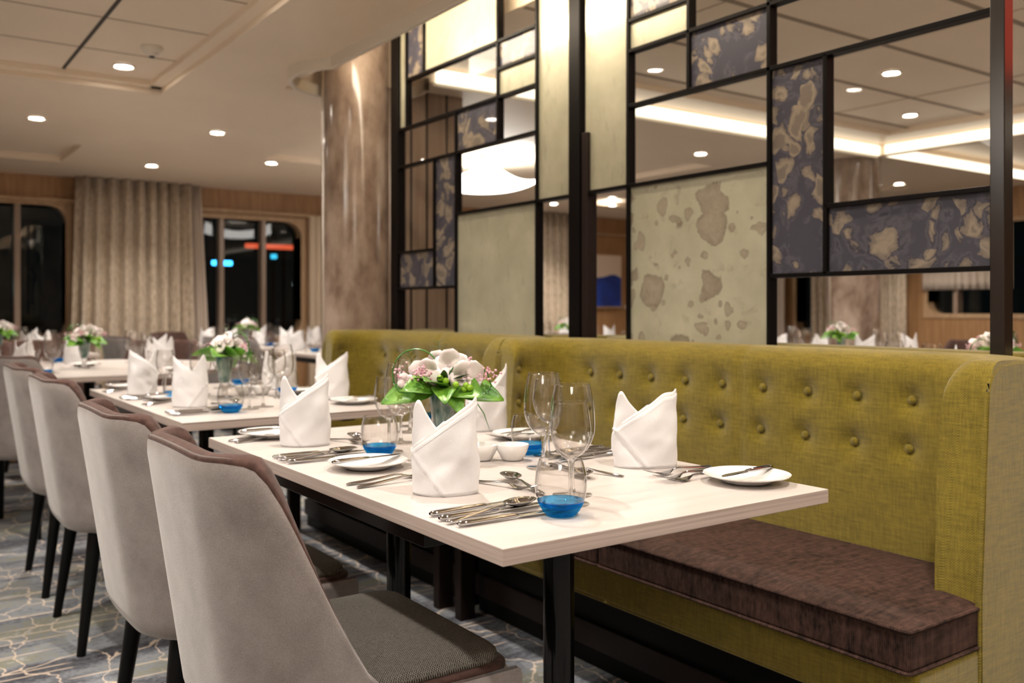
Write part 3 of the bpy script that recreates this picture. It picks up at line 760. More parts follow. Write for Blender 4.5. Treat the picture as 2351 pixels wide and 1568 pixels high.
# ------------------------------------------------------------------ banquettes
def banquette(name, lab, ya, yb, flip=False, buttons=(), low=(), seams=(), group=None, cush=True, wingb=(1.93,)):
    """back-rest plan is a shallow U opening toward -X; ya..yb outer ends"""
    t = thing('banquette', lab, 'banquette', (0, 0, 0), 0, group)
    XF, XB, w, r = 1.868, 2.112, .10, .12
    path = []   # inner face: from near wing front round to far wing front  (x, y, nx, ny, s)
    def arc(cx, cy, a0, a1, n):
        return [(cx + r * math.cos(a0 + (a1 - a0) * k / n), cy + r * math.sin(a0 + (a1 - a0) * k / n), -math.cos(a0 + (a1 - a0) * k / n), -math.sin(a0 + (a1 - a0) * k / n)) for k in range(n + 1)]
    ny0, ny1 = ya + w, yb - w
    k = 6
    fr_ = [0, .003, .008, .015, .025, .038, .052, .068, .09]
    path += [(XF + q, ny0, 0, 1) for q in fr_]
    path += arc(XB - r, ny0 + r, -PI / 2, 0, 9)
    L = ny1 - ny0 - 2 * r; m = int(L / .0155)
    path += [(XB, ny0 + r + L * i / m, -1, 0) for i in range(1, m)]
    path += arc(XB - r, ny1 - r, 0, PI / 2, 9)
    path += [(XF + q, ny1, 0, -1) for q in reversed(fr_)]
    pts = [(b, .857) for b in buttons] + [(b, .735) for b in low]
    P3 = [(XB, y, z) for y, z in pts] + [(x, yb - w, .865) for x in wingb if buttons] + [(x, yb - w, .745) for x in wingb if buttons]
    zt, th = .976, .13
    prof = []
    for i in range(44): prof.append((0.0, .20 + (.915 - .20) * i / 43 if i else .20))
    for i in range(1, 8):
        a = PI / 2 * i / 7; prof.append((-.055 * (1 - math.cos(a)), .915 + .061 * math.sin(a)))
    prof += [(-.10, .975), (-th + .012, .972), (-th, .955), (-th, .2)]
    def pos(i, j):
        x, y, nx, ny = path[i]; d, z = prof[j]
        if j < 52:
            for (bx, by, bz) in P3:
                rr2 = (y - by) ** 2 + (z - bz) ** 2 + (x - bx) ** 2
                if rr2 < .01: d -= .015 * math.exp(-rr2 / .00045) + .010 * math.exp(-rr2 / .0018)
            for sy in seams: d -= .007 * math.exp(-((y - sy) / .004) ** 2) + .004 * math.exp(-((y - sy) / .02) ** 2)
            d += .004 * math.sin((z - .48) / .47 * PI) if z > .48 else 0
        if j >= 44: pass
        # wing front rounding of the top
        RF = .065
        q_ = max(0.0, RF - (x - XF))
        drop = RF - math.sqrt(max(0, RF * RF - q_ * q_))
        z2 = z - drop * max(0, (z - .80) / .176) ** 1.4
        lean = .035 * max(0, (z - .48)) / .5 * max(0, 1 - (x - XF) / .10)
        X_, Y_ = x + nx * d + lean, y + ny * d
        # outer side limits
        return (X_, min(max(Y_, ya), yb), z2)
    body = MB().grid(len(path), len(prof), pos)
    # front faces of the wings
    n = len(prof)
    for i in (0, len(path) - 1):
        ids = [i * n + j for j in range(n)]
        body.f.append(ids if i == 0 else list(reversed(ids))); body.m.append(0)
    o = body.build('back_rest', M['green'], t, smooth=True, angle=50)
    # piping along the wing ends
    for i, yy in ((0, ya), (len(path) - 1, yb)):
        z_ = [(pos(i, n - 1)[0] - .0, yy + (.004 if yy == ya else -.004), z) for z in (.30, .5, .7, .85, .905)]
        pp = [(XF - .003 + .035 * max(0, z - .48) / .5, yy + (.002 if yy == ya else -.002), z) for z in (.12, .3, .5, .7, .8, .87)]
        for a in range(0, 7):
            q = PI / 2 * a / 6; pp.append((XF + .028 + .055 * (1 - math.cos(q)), pp[0][1], .895 + .066 * math.sin(q)))
        pp += [(XF + .14, pp[0][1], .966), (XB + .1, pp[0][1], .968)]
        MB().tube(pp, .0035, 6).build('piping', M['green'], t)
    # end panels
    for yy, s_ in ((ya, 1), (yb, -1)):
        vs = []
        pr = [(XF + .002, .0), (XF + .001, .48), (XF + .029, .895)] + [(XF + .029 + .055 * (1 - math.cos(PI / 12 * a)), .895 + .066 * math.sin(PI / 12 * a)) for a in range(1, 7)] + [(XF + .15, .966), (2.24, .968), (2.24, 0)]
        for (x, z) in pr: vs.append((x, yy - s_ * .003, z))
        for (x, z) in pr: vs.append((x, yy + s_ * .012, z))
        k_ = len(pr); fs = [tuple(range(k_)), tuple(reversed(range(k_, 2 * k_)))] + [(i, i + k_, (i + 1) % k_ + k_, (i + 1) % k_) for i in range(k_)]
        MB().add(vs, fs).build('end_panel', M['green'], t, smooth=False)
    for (by, bz) in pts:
        MB().sphere((XB + .010, by, bz), .0115, 14, 8, sc=(.55, 1, 1)).build('button', M['green'], t)
    for (bx, by, bz) in P3[len(pts):]:
        MB().sphere((bx, by + .010, bz), .0115, 14, 8, sc=(1, .55, 1)).build('button', M['green'], t)
    if cush:
        def slab(nm, x0, x1, y0, y1, z0, z1, m, bev):
            return MB().box((x0, y0, z0), (x1, y1, z1)).build(nm, M[m], t, smooth=True, angle=60, bevel=bev, seg=4)
        yc = (ya + yb) / 2
        for (a, b) in ((ya + .004, yc + .01), (yc + .012, yb - .004)):
            # domed cushion with rounded plan, grid top
            nx_, ny_ = 16, 30
            mbx = MB()
            def P(u, v, top):
                x = 1.614 + (2.105 - 1.614) * u; y = a + (b - a) * v
                ex = min(u, 1 - u) * (2.105 - 1.614); ey = min(v, 1 - v) * (b - a)
                e = min(ex, ey)
                dome = .014 * min(1, e / .10) ** .5
                return (x, y, (.468 + dome) if top else .387)
            mbx.grid(nx_, ny_, lambda i, j: P(i / (nx_ - 1), j / (ny_ - 1), True))
            mbx.grid(nx_, ny_, lambda i, j: P(i / (nx_ - 1), j / (ny_ - 1), False), flip=True)
            o1 = mbx
            N_ = nx_ * ny_
            edge = [(i, 0) for i in range(nx_)] + [(nx_ - 1, j) for j in range(1, ny_)] + [(i, ny_ - 1) for i in range(nx_ - 2, -1, -1)] + [(0, j) for j in range(ny_ - 2, 0, -1)]
            for q in range(len(edge)):
                p1 = edge[q]; p2 = edge[(q + 1) % len(edge)]
                i1, i2 = p1[0] * ny_ + p1[1], p2[0] * ny_ + p2[1]
                o1.f.append([i1, N_ + i1, N_ + i2, i2]); o1.m.append(0)
            o1.v = [(x + (0 if True else 0), y, z) for x, y, z in o1.v]
            cu = o1.build('seat_cushion', M['brownfab'], t, smooth=True, angle=50, bevel=.010, seg=3)
            zt_ = .4685
            for z_ in (zt_, .389):
                c_ = .014
                lp = []
                for (px_, py_, a0_) in ((1.614 + c_, a + c_, PI), (2.10 - c_, a + c_, 1.5 * PI), (2.10 - c_, b - c_, 0), (1.614 + c_, b - c_, PI / 2)):
                    for q in range(5):
                        an = a0_ + PI / 2 * q / 4; lp.append((px_ + (c_ + .001) * math.cos(an), py_ + (c_ + .001) * math.sin(an), z_))
                lp.append(lp[0])
                MB().tube(lp, .0038, 6, caps=False).build('piping', M['brownfab'], cu)
        slab('seat_base', 1.640, 2.10, ya + .003, yb - .003, .282, .385, 'green', .012)
        MB().tube([(1.642, ya + .01, .286), (1.642, yb - .01, .286)], .004, 6).build('piping', M['green'], t)
        slab('plinth', 1.80, 2.24, ya + .02, yb - .02, 0, .282, 'black_wood', .003)
        slab('skirting', 1.785, 1.80, ya + .02, yb - .02, .06, .135, 'frame_brown', .002)
        for y in (ya + .07, yb - .07): slab('leg', 1.68, 1.74, y - .02, y + .02, 0, .283, 'frame_brown', .003)
    if flip:
        t.scale = (-1, 1, 1); t.location = (2 * 2.272, 0, 0)
    return t
b_top = [1.285 + .1545 * i for i in range(9)]
b_low = [1.293 + .1545 * i for i in range(9)]
banquette('b1', 'moss green button-tufted banquette nearest the camera with brown seat cushions', .98, 2.782, buttons=b_top, low=b_low, seams=(1.822,), wingb=(1.925,))
c_top = [3.04 + .1545 * i for i in range(8)]
banquette('b2', 'second green tufted banquette along the divider, nearer the column', 2.790, 4.355, buttons=c_top, low=[y + .008 for y in c_top], seams=(3.585,), wingb=(1.955,))
banquette('b3', 'green banquette standing back to back behind the divider, near end', .98, 2.782, flip=True, cush=False)
banquette('b4', 'green banquette behind the divider, by the column', 2.790, 4.355, flip=True, cush=False)
# short end returns seen past the right post
# ------------------------------------------------------------------ rounded slab helper
def rrect(x0, x1, y0, y1, r, n=6, rb=None):
    p = []; rb = rb or r
    for cx, cy_, a0, r in ((x1 - r, y1 - r, 0, r), (x0 + rb, y1 - rb, PI / 2, rb), (x0 + rb, y0 + rb, PI, rb), (x1 - r, y0 + r, 1.5 * PI, r)):
        for k in range(n): a = a0 + PI / 2 * k / (n - 1); p.append((cx + r * math.cos(a), cy_ + r * math.sin(a)))
    return p
def slab_round(x0, x1, y0, y1, r, layers, mi=0, dome=0, rings=4, rb=None):
    """layers: (inset, z); closes bottom flat, top with dome"""
    mb = MB(); n = 24; vs, fs = [], []
    for (ins, z) in layers:
        rr = max(r - ins, .004)
        for p in rrect(x0 + ins, x1 - ins, y0 + ins, y1 - ins, rr, rb=(max(rb - ins, .004) if rb else None)): vs.append((p[0], p[1], z))
    ins0, z0 = layers[-1]
    hx, hy = (x1 - x0) / 2 - ins0, (y1 - y0) / 2 - ins0; cx, cy_ = (x0 + x1) / 2, (y0 + y1) / 2
    base = vs[-n:]
    for k in range(1, rings + 1):
        f = 1 - k / (rings + 1)
        for p in base: vs.append((cx + (p[0] - cx) * f, cy_ + (p[1] - cy_) * f, z0 + dome * (1 - f * f)))
    L = len(layers) + rings
    for j in range(L - 1):
        for i in range(n): i2 = (i + 1) % n; fs.append((j * n + i, j * n + i2, (j + 1) * n + i2, (j + 1) * n + i))
    fs.append(tuple(reversed(range(n)))); fs.append(tuple(range((L - 1) * n, L * n)))
    return mb.add(vs, fs, mi)

# ------------------------------------------------------------------ dining chair (faces +X, origin under the back)
def make_chair():
    t = thing('dining_chair', 'x', 'chair')
    W, r, XE = .272, .155, .535
    rim = [(0, .858), (.03, .857), (.06, .846), (.085, .80), (.11, .735), (.148, .635), (.188, .545), (.208, .508), (.25, .470), (.33, .452), (XE, .448)]
    plan = []
    def arcp(cx, cy_, a0, a1, n): return [(cx + r * math.cos(a0 + (a1 - a0) * k / n), cy_ + r * math.sin(a0 + (a1 - a0) * k / n)) for k in range(n + 1)]
    side = [XE - (XE - r) * i / 14 for i in range(14)]
    plan += [(x, -W) for x in side]
    plan += arcp(r, -W + r, 1.5 * PI, PI, 14)
    plan += [(0, -W + r + (2 * W - 2 * r) * i / 10) for i in range(1, 10)]
    plan += arcp(r, W - r, PI, PI / 2, 14)
    plan += [(x, W) for x in reversed(side)]
    n = len(plan)
    def norm(i):
        a = Vector(plan[max(i - 1, 0)]); b = Vector(plan[min(i + 1, n - 1)]); d = (b - a).normalized()
        return Vector((-d.y, d.x)) * -1   # inward
    nrm = []
    for i in range(n):
        v = norm(i)
        c = Vector((.3, 0)) - Vector(plan[i])
        nrm.append(v if v.dot(c) > 0 else -v)
    def P(i, z, off):
        x, y = plan[i]; q = nrm[i]
        x += q.x * off; y += q.y * off
        x -= .010 * max(0, 1 - (y / .2) ** 2) if plan[i][0] < .02 else 0
        k = max(0, (.858 - z) / .48)
        x = x + .070 * k * max(0, 1 - x / XE)
        y = y * (1 - .06 * k)
        return (x, y, z)
    def zr(i): return smoothl(rim, plan[i][0]) + (.006 * max(0, 1 - (plan[i][1] / .16) ** 2) if plan[i][0] < .02 else 0)
    zb = .372
    rows = [0, .02, .05, .1, .2, .3, .4, .5, .6, .7, .8, .88, .94, .98, 1.0]
    def shell(i, j):
        ins = [.035, .014, .004, 0][j] if j < 4 else 0
        z = zb + (zr(i) - zb) * rows[j]
        if rows[j] > .95: ins += .003
        if j == 0: z = zb
        if j == 14: ins = .009; z += .004
        return P(i, z, ins)
    MB().grid(n, 15, shell).build('outer_shell', M['felt'], t, smooth=True, angle=180)
    # brown padded inner lining with a rounded rim
    def lining(i, j):
        top = zr(i); cf = math.exp(-((plan[i][0] - .09) / .065) ** 2); th = (.030 + .030 * cf) if top > .5 else .030 - .006 * min(1, (.5 - top) / .05)
        q = .15 + .95 * cf
        prof = [(.006, -.02), (.005, -.002), (.006, .004 * q), (.012, .009 * q), (.5 * th, .015 * q), (th - .012, .012 * q), (th - .004, .005), (th, -.01), (th + .002, -.06)]
        if j < 9: o_, dz = prof[j]; return P(i, top + dz, o_)
        zz = top - .06; q = (j - 8) / 4
        return P(i, max(.40, zz + (.42 - zz) * q) if zz > .42 else zz - .002 * j, th + .004)
    MB().grid(n, 13, lining).build('inner_back', M['suede'], t, smooth=True, angle=180)
    # seat
    slab_round(.10, .540, -.251, .251, .045, [(.03, .380), (.008, .384), (0, .392), (0, .436), (.004, .444), (.012, .448)], rb=.14).build('seat_frame', M['felt'], t, angle=70)
    s = slab_round(.085, .535, -.240, .240, .05, [(.004, .446), (0, .450), (0, .457), (.004, .461)], rb=.15).build('seat_band', M['suede'], t, angle=70)
    slab_round(.075, .530, -.226, .226, .055, [(.004, .459), (0, .463), (.002, .472), (.010, .479), (.03, .484)], dome=.010, rb=.15).build('seat_pad', M['tweed'], t, angle=70)
    for sx, x0_, x1_, y0_, y1_ in ((0, .15, .10, .185, .222), (1, .455, .50, .19, .215)):
        for s_ in (-1, 1):
            MB().tube([(x0_, s_ * y0_, .385), (x1_, s_ * y1_, 0)], [.023, .0135], 14).build('leg', M['black_wood'], t, angle=60)
    return t
CH = Proto(make_chair)
for (x, y, a, lab) in [
    (.405, 1.56, 0, 'nearest grey felt dining chair with brown rim, at the bottom left'),
    (.405, 2.215, 0, 'second grey dining chair from the camera, at the nearest table'),
    (.445, 3.33, 0, 'third grey dining chair in the row, on the second table\'s near side'),
    (.445, 4.03, 0, 'fourth and farthest grey dining chair in the row of four'),
    (.42, 4.85, .9, 'beige dining chair cut off by the left edge, behind the row of four'),
    (1.72, 6.62, -2.2, 'dining chair with wide brown back on the far side of the eight-sided table'),
    (.95, 7.02, -1.4, 'dining chair between the eight-sided table and the left window'),
    (1.56, 7.75, .2, 'grey dining chair behind the eight-sided table\'s flowers, in front of the curtain'),
    (2.25, 8.85, -.9, 'brown-rimmed dining chair standing before the curtain\'s right edge'),
    (3.05, 8.85, -1.6, 'dining chair below the middle window, left of the mullion'),
    (2.25, 7.05, .7, 'brown-backed dining chair at the distant table near the column'),
    (1.30, 8.70, -1.5, 'dining chair below the left window beside the curtain'),
    (4.10, 2.0, PI, 'dining chair just behind the divider at the table with pink flowers'),
    (4.10, 3.3, PI, 'dining chair behind the divider, middle of the bottom right opening'),
    (4.65, 4.2, -.6, 'dining chair behind the divider, left part of the bottom right opening'),
    (6.35, 3.3, PI, 'dining chair in front of the oak dado seen through the divider'),
    (6.1, 2.1, PI, 'dining chair far right behind the divider'),
    (5.1, 6.3, 1.57, 'dining chair far behind the divider, under the painting\'s left side'),
    (6.42, 6.52, 2.6, 'dining chair far behind the divider, below the painting'),
]: CH.put((x, y, 0), a, lab, 'grey felt dining chairs')

# ------------------------------------------------------------------ tables
def table(lab, x0, x1, y0, y1, oct_=False, legs=None):
    cx, cy_ = (x0 + x1) / 2, (y0 + y1) / 2
    t = thing('dining_table', lab, 'table', (cx, cy_, 0), 0, 'pale wood dining tables')
    hx, hy = (x1 - x0) / 2, (y1 - y0) / 2
    mb = MB()
    if oct_:
        R = hx / math.cos(PI / 8)
        pl = [(R * math.cos(PI / 8 + PI / 4 * k), R * math.sin(PI / 8 + PI / 4 * k)) for k in range(8)]
    else: pl = [(hx, hy), (-hx, hy), (-hx, -hy), (hx, -hy)]
    n = len(pl)
    vs = [(p[0], p[1], .7245) for p in pl] + [(p[0], p[1], .750) for p in pl]
    mb.add(vs, [tuple(range(n, 2 * n))], 0); mb.add(vs, [tuple(reversed(range(n)))], 1)
    mb.add(vs, [(i, (i + 1) % n, n + (i + 1) % n, n + i) for i in range(n)], 1)
    # weld the three pieces
    me = mb
    o = me.build('tabletop', [M['wood_top'], M['wood_edge']], t, smooth=False)
    import bmesh
    bm = bmesh.new(); bm.from_mesh(o.data); bmesh.ops.remove_doubles(bm, verts=bm.verts, dist=1e-5); bm.to_mesh(o.data); bm.free()
    b = o.modifiers.new('bevel', 'BEVEL'); b.width = .0015; b.segments = 2
    lg = legs or [(0, -.33), (0, .32)]
    for (lx, ly) in lg:
        MB().lathe([(.0001, .022), (.030, .022), (.030, .71), (.0001, .71)], 28, M=Matrix.Translation((lx, ly, 0))).build('leg', M['black_metal'], t, angle=50)
        MB().lathe([(.0001, 0), (.19, 0), (.19, .008), (.04, .022), (.0001, .022)], 40, M=Matrix.Translation((lx, ly, 0))).build('foot_plate', M['black_metal'], t, angle=50)
    if not oct_:
        mb = MB().box((-hx + .045, -hy + .30, .680), (-hx + .095, hy - .28, .7245)).box((hx - .095, -hy + .30, .680), (hx - .045, hy - .28, .7245))
        for (lx, ly) in lg: mb.box((-hx + .07, ly - .02, .70), (hx - .07, ly + .02, .724))
        mb.build('under_frame', M['black_metal'], t, smooth=False, bevel=.002)
    return t
table('nearest pale wood dining table, fully laid for four', .723, 1.457, 1.048, 2.392)
table('second pale wood table along the banquette, beyond the nearest one', .752, 1.49, 2.735, 4.10)
table('eight-sided pale table in the aisle left of the second table', .26, 1.80, 4.86, 6.40, True, [(0, 0)])

# ------------------------------------------------------------------ cutlery, lying along +X, handle end at x=0
def loft(mb, st, n=10):
    """stations (x, y, z, halfwidth, halfthick)"""
    vs, fs = [], []
    for (x, y, z, w, h) in st:
        for k in range(n):
            a = 2 * PI * k / n; vs.append((x, y + w * math.cos(a), z + h * math.sin(a)))
    for i in range(len(st) - 1):
        for k in range(n): k2 = (k + 1) % n; fs.append((i * n + k, (i + 1) * n + k, (i + 1) * n + k2, i * n + k2))
    fs.append(tuple(range(n))); fs.append(tuple(reversed(range((len(st) - 1) * n, len(st) * n))))
    return mb.add(vs, fs)
def handle_st(L, w=.0062, lift=.010):
    return [(0.0, 0, .0030, w * .3, .0008), (.002, 0, .0030, w * .75, .0018), (.008, 0, .0032, w, .0026), (L * .35, 0, .0045, w * .85, .0026), (L * .65, 0, .0075, w * .55, .0024), (L * .85, 0, .0045 + lift * .55, w * .36, .0021), (L, 0, .004 + lift * .5, w * .34, .0018)]
def make_spoon(L=.19):
    t = thing('spoon', 'x', 'spoon')
    mb = MB(); H = L * .66; loft(mb, handle_st(H)).build('handle', M['steel'], t)
    a_, b_ = (L - H) / 2 + .003, .0195
    def fn(i, j):
        r_ = i / 8; th = 2 * PI * j / 24
        x = a_ * r_ * math.cos(th); y = b_ * r_ * math.sin(th) * (1 + .12 * x / a_)
        return (H + a_ - .002 + x, y, .0125 - .0095 * (1 - r_ * r_) + .001)
    MB().grid(9, 25, fn).build('bowl', M['steel'], t, angle=180, solid=.0012)
    return t
def make_fork(L=.195):
    t = thing('fork', 'x', 'fork')
    H = L * .62; loft(MB(), handle_st(H)).build('handle', M['steel'], t)
    mb = MB()
    loft(mb, [(H - .002, 0, .0085, .0022, .0014), (H + .008, 0, .0065, .006, .0012), (H + .018, 0, .0042, .0105, .0011), (H + .030, 0, .0036, .0122, .0010), (H + .034, 0, .0037, .0120, .0010)])
    for k in range(4):
        y = (-1.5 + k) * .0068
        loft(mb, [(H + .030, y, .0036, .0019, .0010), (H + .045, y, .0052, .0016, .0010), (H + .060, y, .0088, .0013, .0009), (L + .003, y * .97, .0145, .0006, .0005)], 6)
    mb.build('tines', M['steel'], t)
    return t
def make_knife(L=.215):
    t = thing('table_knife', 'x', 'knife')
    H = L * .52
    loft(MB(), [(0, 0, .0055, .003, .0022), (.004, 0, .0055, .0058, .0042), (.02, 0, .0055, .0068, .0048), (H * .7, 0, .0055, .0058, .0042), (H - .006, 0, .0055, .0045, .0036), (H, 0, .0055, .0040, .0024)], 14).build('handle', M['steel'], t)
    loft(MB(), [(H - .001, 0, .0052, .0040, .0016), (H + .006, .001, .005, .0082, .0011), (L * .85, .001, .005, .0090, .0010), (L * .95, .003, .005, .0060, .0008), (L, .0055, .005, .0010, .0005)], 8).build('blade', M['steel'], t)
    return t
SP, FK, KN = Proto(make_spoon), Proto(make_fork), Proto(make_knife)
def make_butter():
    t = make_knife(.17); t.name = 'butter_knife'; return t
BK = Proto(make_butter)

# ------------------------------------------------------------------ plates, dish, glasses
def make_plate():
    t = thing('side_plate', 'x', 'plate')
    R = .083
    MB().lathe([(.0001, .004), (.030, .0045), (.048, .0055), (.056, .009), (R - .004, .0165), (R, .0175), (R - .001, .0155), (R - .02, .0105), (.052, .0045), (.045, .001), (.0001, .001)], 64).build('rim', M['china'], t, angle=60)
    return t
PL = Proto(make_plate)
def make_dish():
    t = thing('twin_dish', 'x', 'dish')
    for s_ in (-1, 1):
        MB().lathe([(.0001, .001), (.020, .001), (.024, .004), (.033, .020), (.037, .034), (.0362, .0355), (.0345, .034), (.030, .018), (.020, .008), (.0001, .007)], 40, M=Matrix.Translation((s_ * .034, 0, 0))).build('bowl', M['china'], t, angle=70)
    MB().box((-.012, -.010, .027), (.012, .010, .0345)).build('bridge', M['china'], t, bevel=.003)
    return t
DI = Proto(make_dish)
def bowl_profile(pts, th=.0011):
    """smooth through pts (r,z) outward; returns closed profile"""
    out = []
    P = [pts[0]] + list(pts) + [pts[-1]]
    for i in range(1, len(P) - 2):
        p0, p1, p2, p3 = P[i - 1], P[i], P[i + 1], P[i + 2]
        for k in range(5):
            t = k / 5
            q = []
            for c in (0, 1):
                q.append(.5 * ((2 * p1[c]) + (-p0[c] + p2[c]) * t + (2 * p0[c] - 5 * p1[c] + 4 * p2[c] - p3[c]) * t * t + (-p0[c] + 3 * p1[c] - 3 * p2[c] + p3[c]) * t ** 3))
            out.append((max(q[0], .0001), q[1]))
    out.append(pts[-1])
    inn = []
    for i, (r_, z) in enumerate(out):
        a = out[max(i - 1, 0)]; b = out[min(i + 1, len(out) - 1)]
        dx, dz = b[0] - a[0], b[1] - a[1]; l = math.hypot(dx, dz) or 1
        inn.append((max(r_ - th * dz / l, .0001), z + th * dx / l))
    return out, inn
def make_wine(h, zb, rmax, rrim, rf, zmax):
    def f():
        t = thing('wine_glass', 'x', 'glass')
        out, inn = bowl_profile([(.0045, zb), (rmax * .38, zb + .005), (rmax * .67, zb + .015), (rmax * .88, zb + .030), (rmax, zb + .050), (rmax * .985, zb + (h - zb) * .60), (rmax * .91, zb + (h - zb) * .80), (rrim, h)])
        MB().lathe(out + list(reversed(inn)), 48).build('bowl', M['bowl'], t, angle=180)
        MB().lathe([(.0001, .004), (.006, .006), (.0042, .016), (.0034, zb * .5), (.0038, zb - .010), (.0075, zb - .001), (.0065, zb + .002), (.0001, zb + .0035)], 24).build('stem', M['crystal'], t, angle=180)
        MB().lathe([(.0001, 0), (rf - .001, 0), (rf, .0008), (rf - .001, .0016), (rf * .4, .0028), (.006, .0055), (.0001, .0055)], 48).build('foot', M['bowl'], t, angle=60)
        return t
    return f
GB = Proto(make_wine(.200, .068, .0405, .0315, .036, .118))
GS = Proto(make_wine(.176, .076, .0350, .0285, .033, .117))
def make_tumbler():
    t = thing('water_tumbler', 'x', 'glass')
    out, inn = bowl_profile([(.0385, .024), (.0415, .038), (.0425, .052), (.0405, .072), (.0355, .0905)], .0016)
    MB().lathe(out + list(reversed(inn)), 56).build('glass_wall', M['bowl'], t, angle=180)
    MB().lathe([(.0001, .0010), (.016, .0006), (.0215, .0), (.0255, .0025), (.0305, .0085), (.0350, .0160), (.0385, .0245), (.0370, .0252), (.0325, .0165), (.025, .0120), (.0001, .0105)], 56).build('blue_base', M['bluebase'], t, angle=180)
    return t
TU = Proto(make_tumbler)

# ------------------------------------------------------------------ folded napkin
def make_napkin(seed, wd=1.0, left=.168, right=.165, vee=.118, mirror=False):
    def f():
        rnd = random.Random(seed)
        ph = [rnd.uniform(0, 6) for _ in range(6)]
        t = thing('folded_napkin', 'x', 'napkin')
        top = [(0, .085), (40, .095), (72, vee), (95, left - .022), (112, left), (128, left - .003), (150, left - .026), (185, .112), (240, .098), (290, .112), (322, right - .022), (342, right), (358, right - .005), (390, .146), (420, .124), (450, .102), (480, .083), (510, .070), (520, .066)]
        nu, nv = 131, 22
        def fn(i, j, lift=0.0, rin=0.0, a0=0, a1=520):
            u = a0 + (a1 - a0) * i / (nu - 1); v = j / (nv - 1)
            th = math.radians(330 - u)
            h = lerp_s(top, u) + lift
            z = h * v
            ax, by = .0555 * wd, .036
            k = 1 + .00012 * u - rin
            bul = 1 + .05 * math.sin(PI * min(1, z / .12)) - .10 * max(0, z - .11) / .06
            x = ax * math.cos(th) * k * bul; y = by * math.sin(th) * k * (bul - .25 * max(0, z - .10) / .07)
            # tips lean outward a little
            x += (.008 if x > 0 else -.006) * max(0, (z - .12) / .05)
            # soft wrinkles
            wv = .0016 * math.sin(3 * th + 30 * z + ph[0]) + .0014 * math.sin(5 * th - 60 * z + ph[1]) * math.sin(PI * v) + .0022 * math.exp(-((z - .055 - .02 * math.cos(th)) / .012) ** 2) * math.sin(4 * th + ph[2])
            # diagonal crease at lower left of the front
            if u > 360:
                xc = x / ax; line = .075 - (xc + 1) * .075
                wv += .0028 * math.exp(-((z - line) / .004) ** 2) - .0014 * math.exp(-((z - line + .010) / .007) ** 2)
            l = math.hypot(x / ax, y / by) or 1
            x += wv * (x / ax) / l * 1.0; y += wv * 1.6 * (y / by) / l
            return ((-x if mirror else x), y, z)
        def lerp_s(tab, u): return smoothl(tab, u)
        MB().grid(nu, nv, fn, flip=mirror).build('outer_fold', M['linen'], t, angle=180, solid=.0016)
        MB().grid(nu, nv, lambda i, j: fn(i, j, .0085, .035, 330, 508), flip=mirror).build('inner_fold', M['linen'], t, angle=180, solid=.0016)
        # hem line along the outer edge
        pts = []
        for i in range(40):
            u = 335 + 172 * i / 39; ii = u / 520 * (nu - 1)
            p = Vector(fn(ii, (nv - 1) * (1 - .008 / max(lerp_s(top, u), .02))))
            c = Vector((p.x, p.y, 0)); c.normalize(); pts.append(p + c * .0009)
        MB().tube(pts, .0007, 5).build('hem', M['linen'], t)
        return t
    return f
NA = Proto(make_napkin(1)); NB = Proto(make_napkin(5, 1.0, .150, .172, .10)); NC = Proto(make_napkin(9, 1.12, .158, .155, .112)); ND = Proto(make_napkin(3, .95, .175, .165, .12, True))

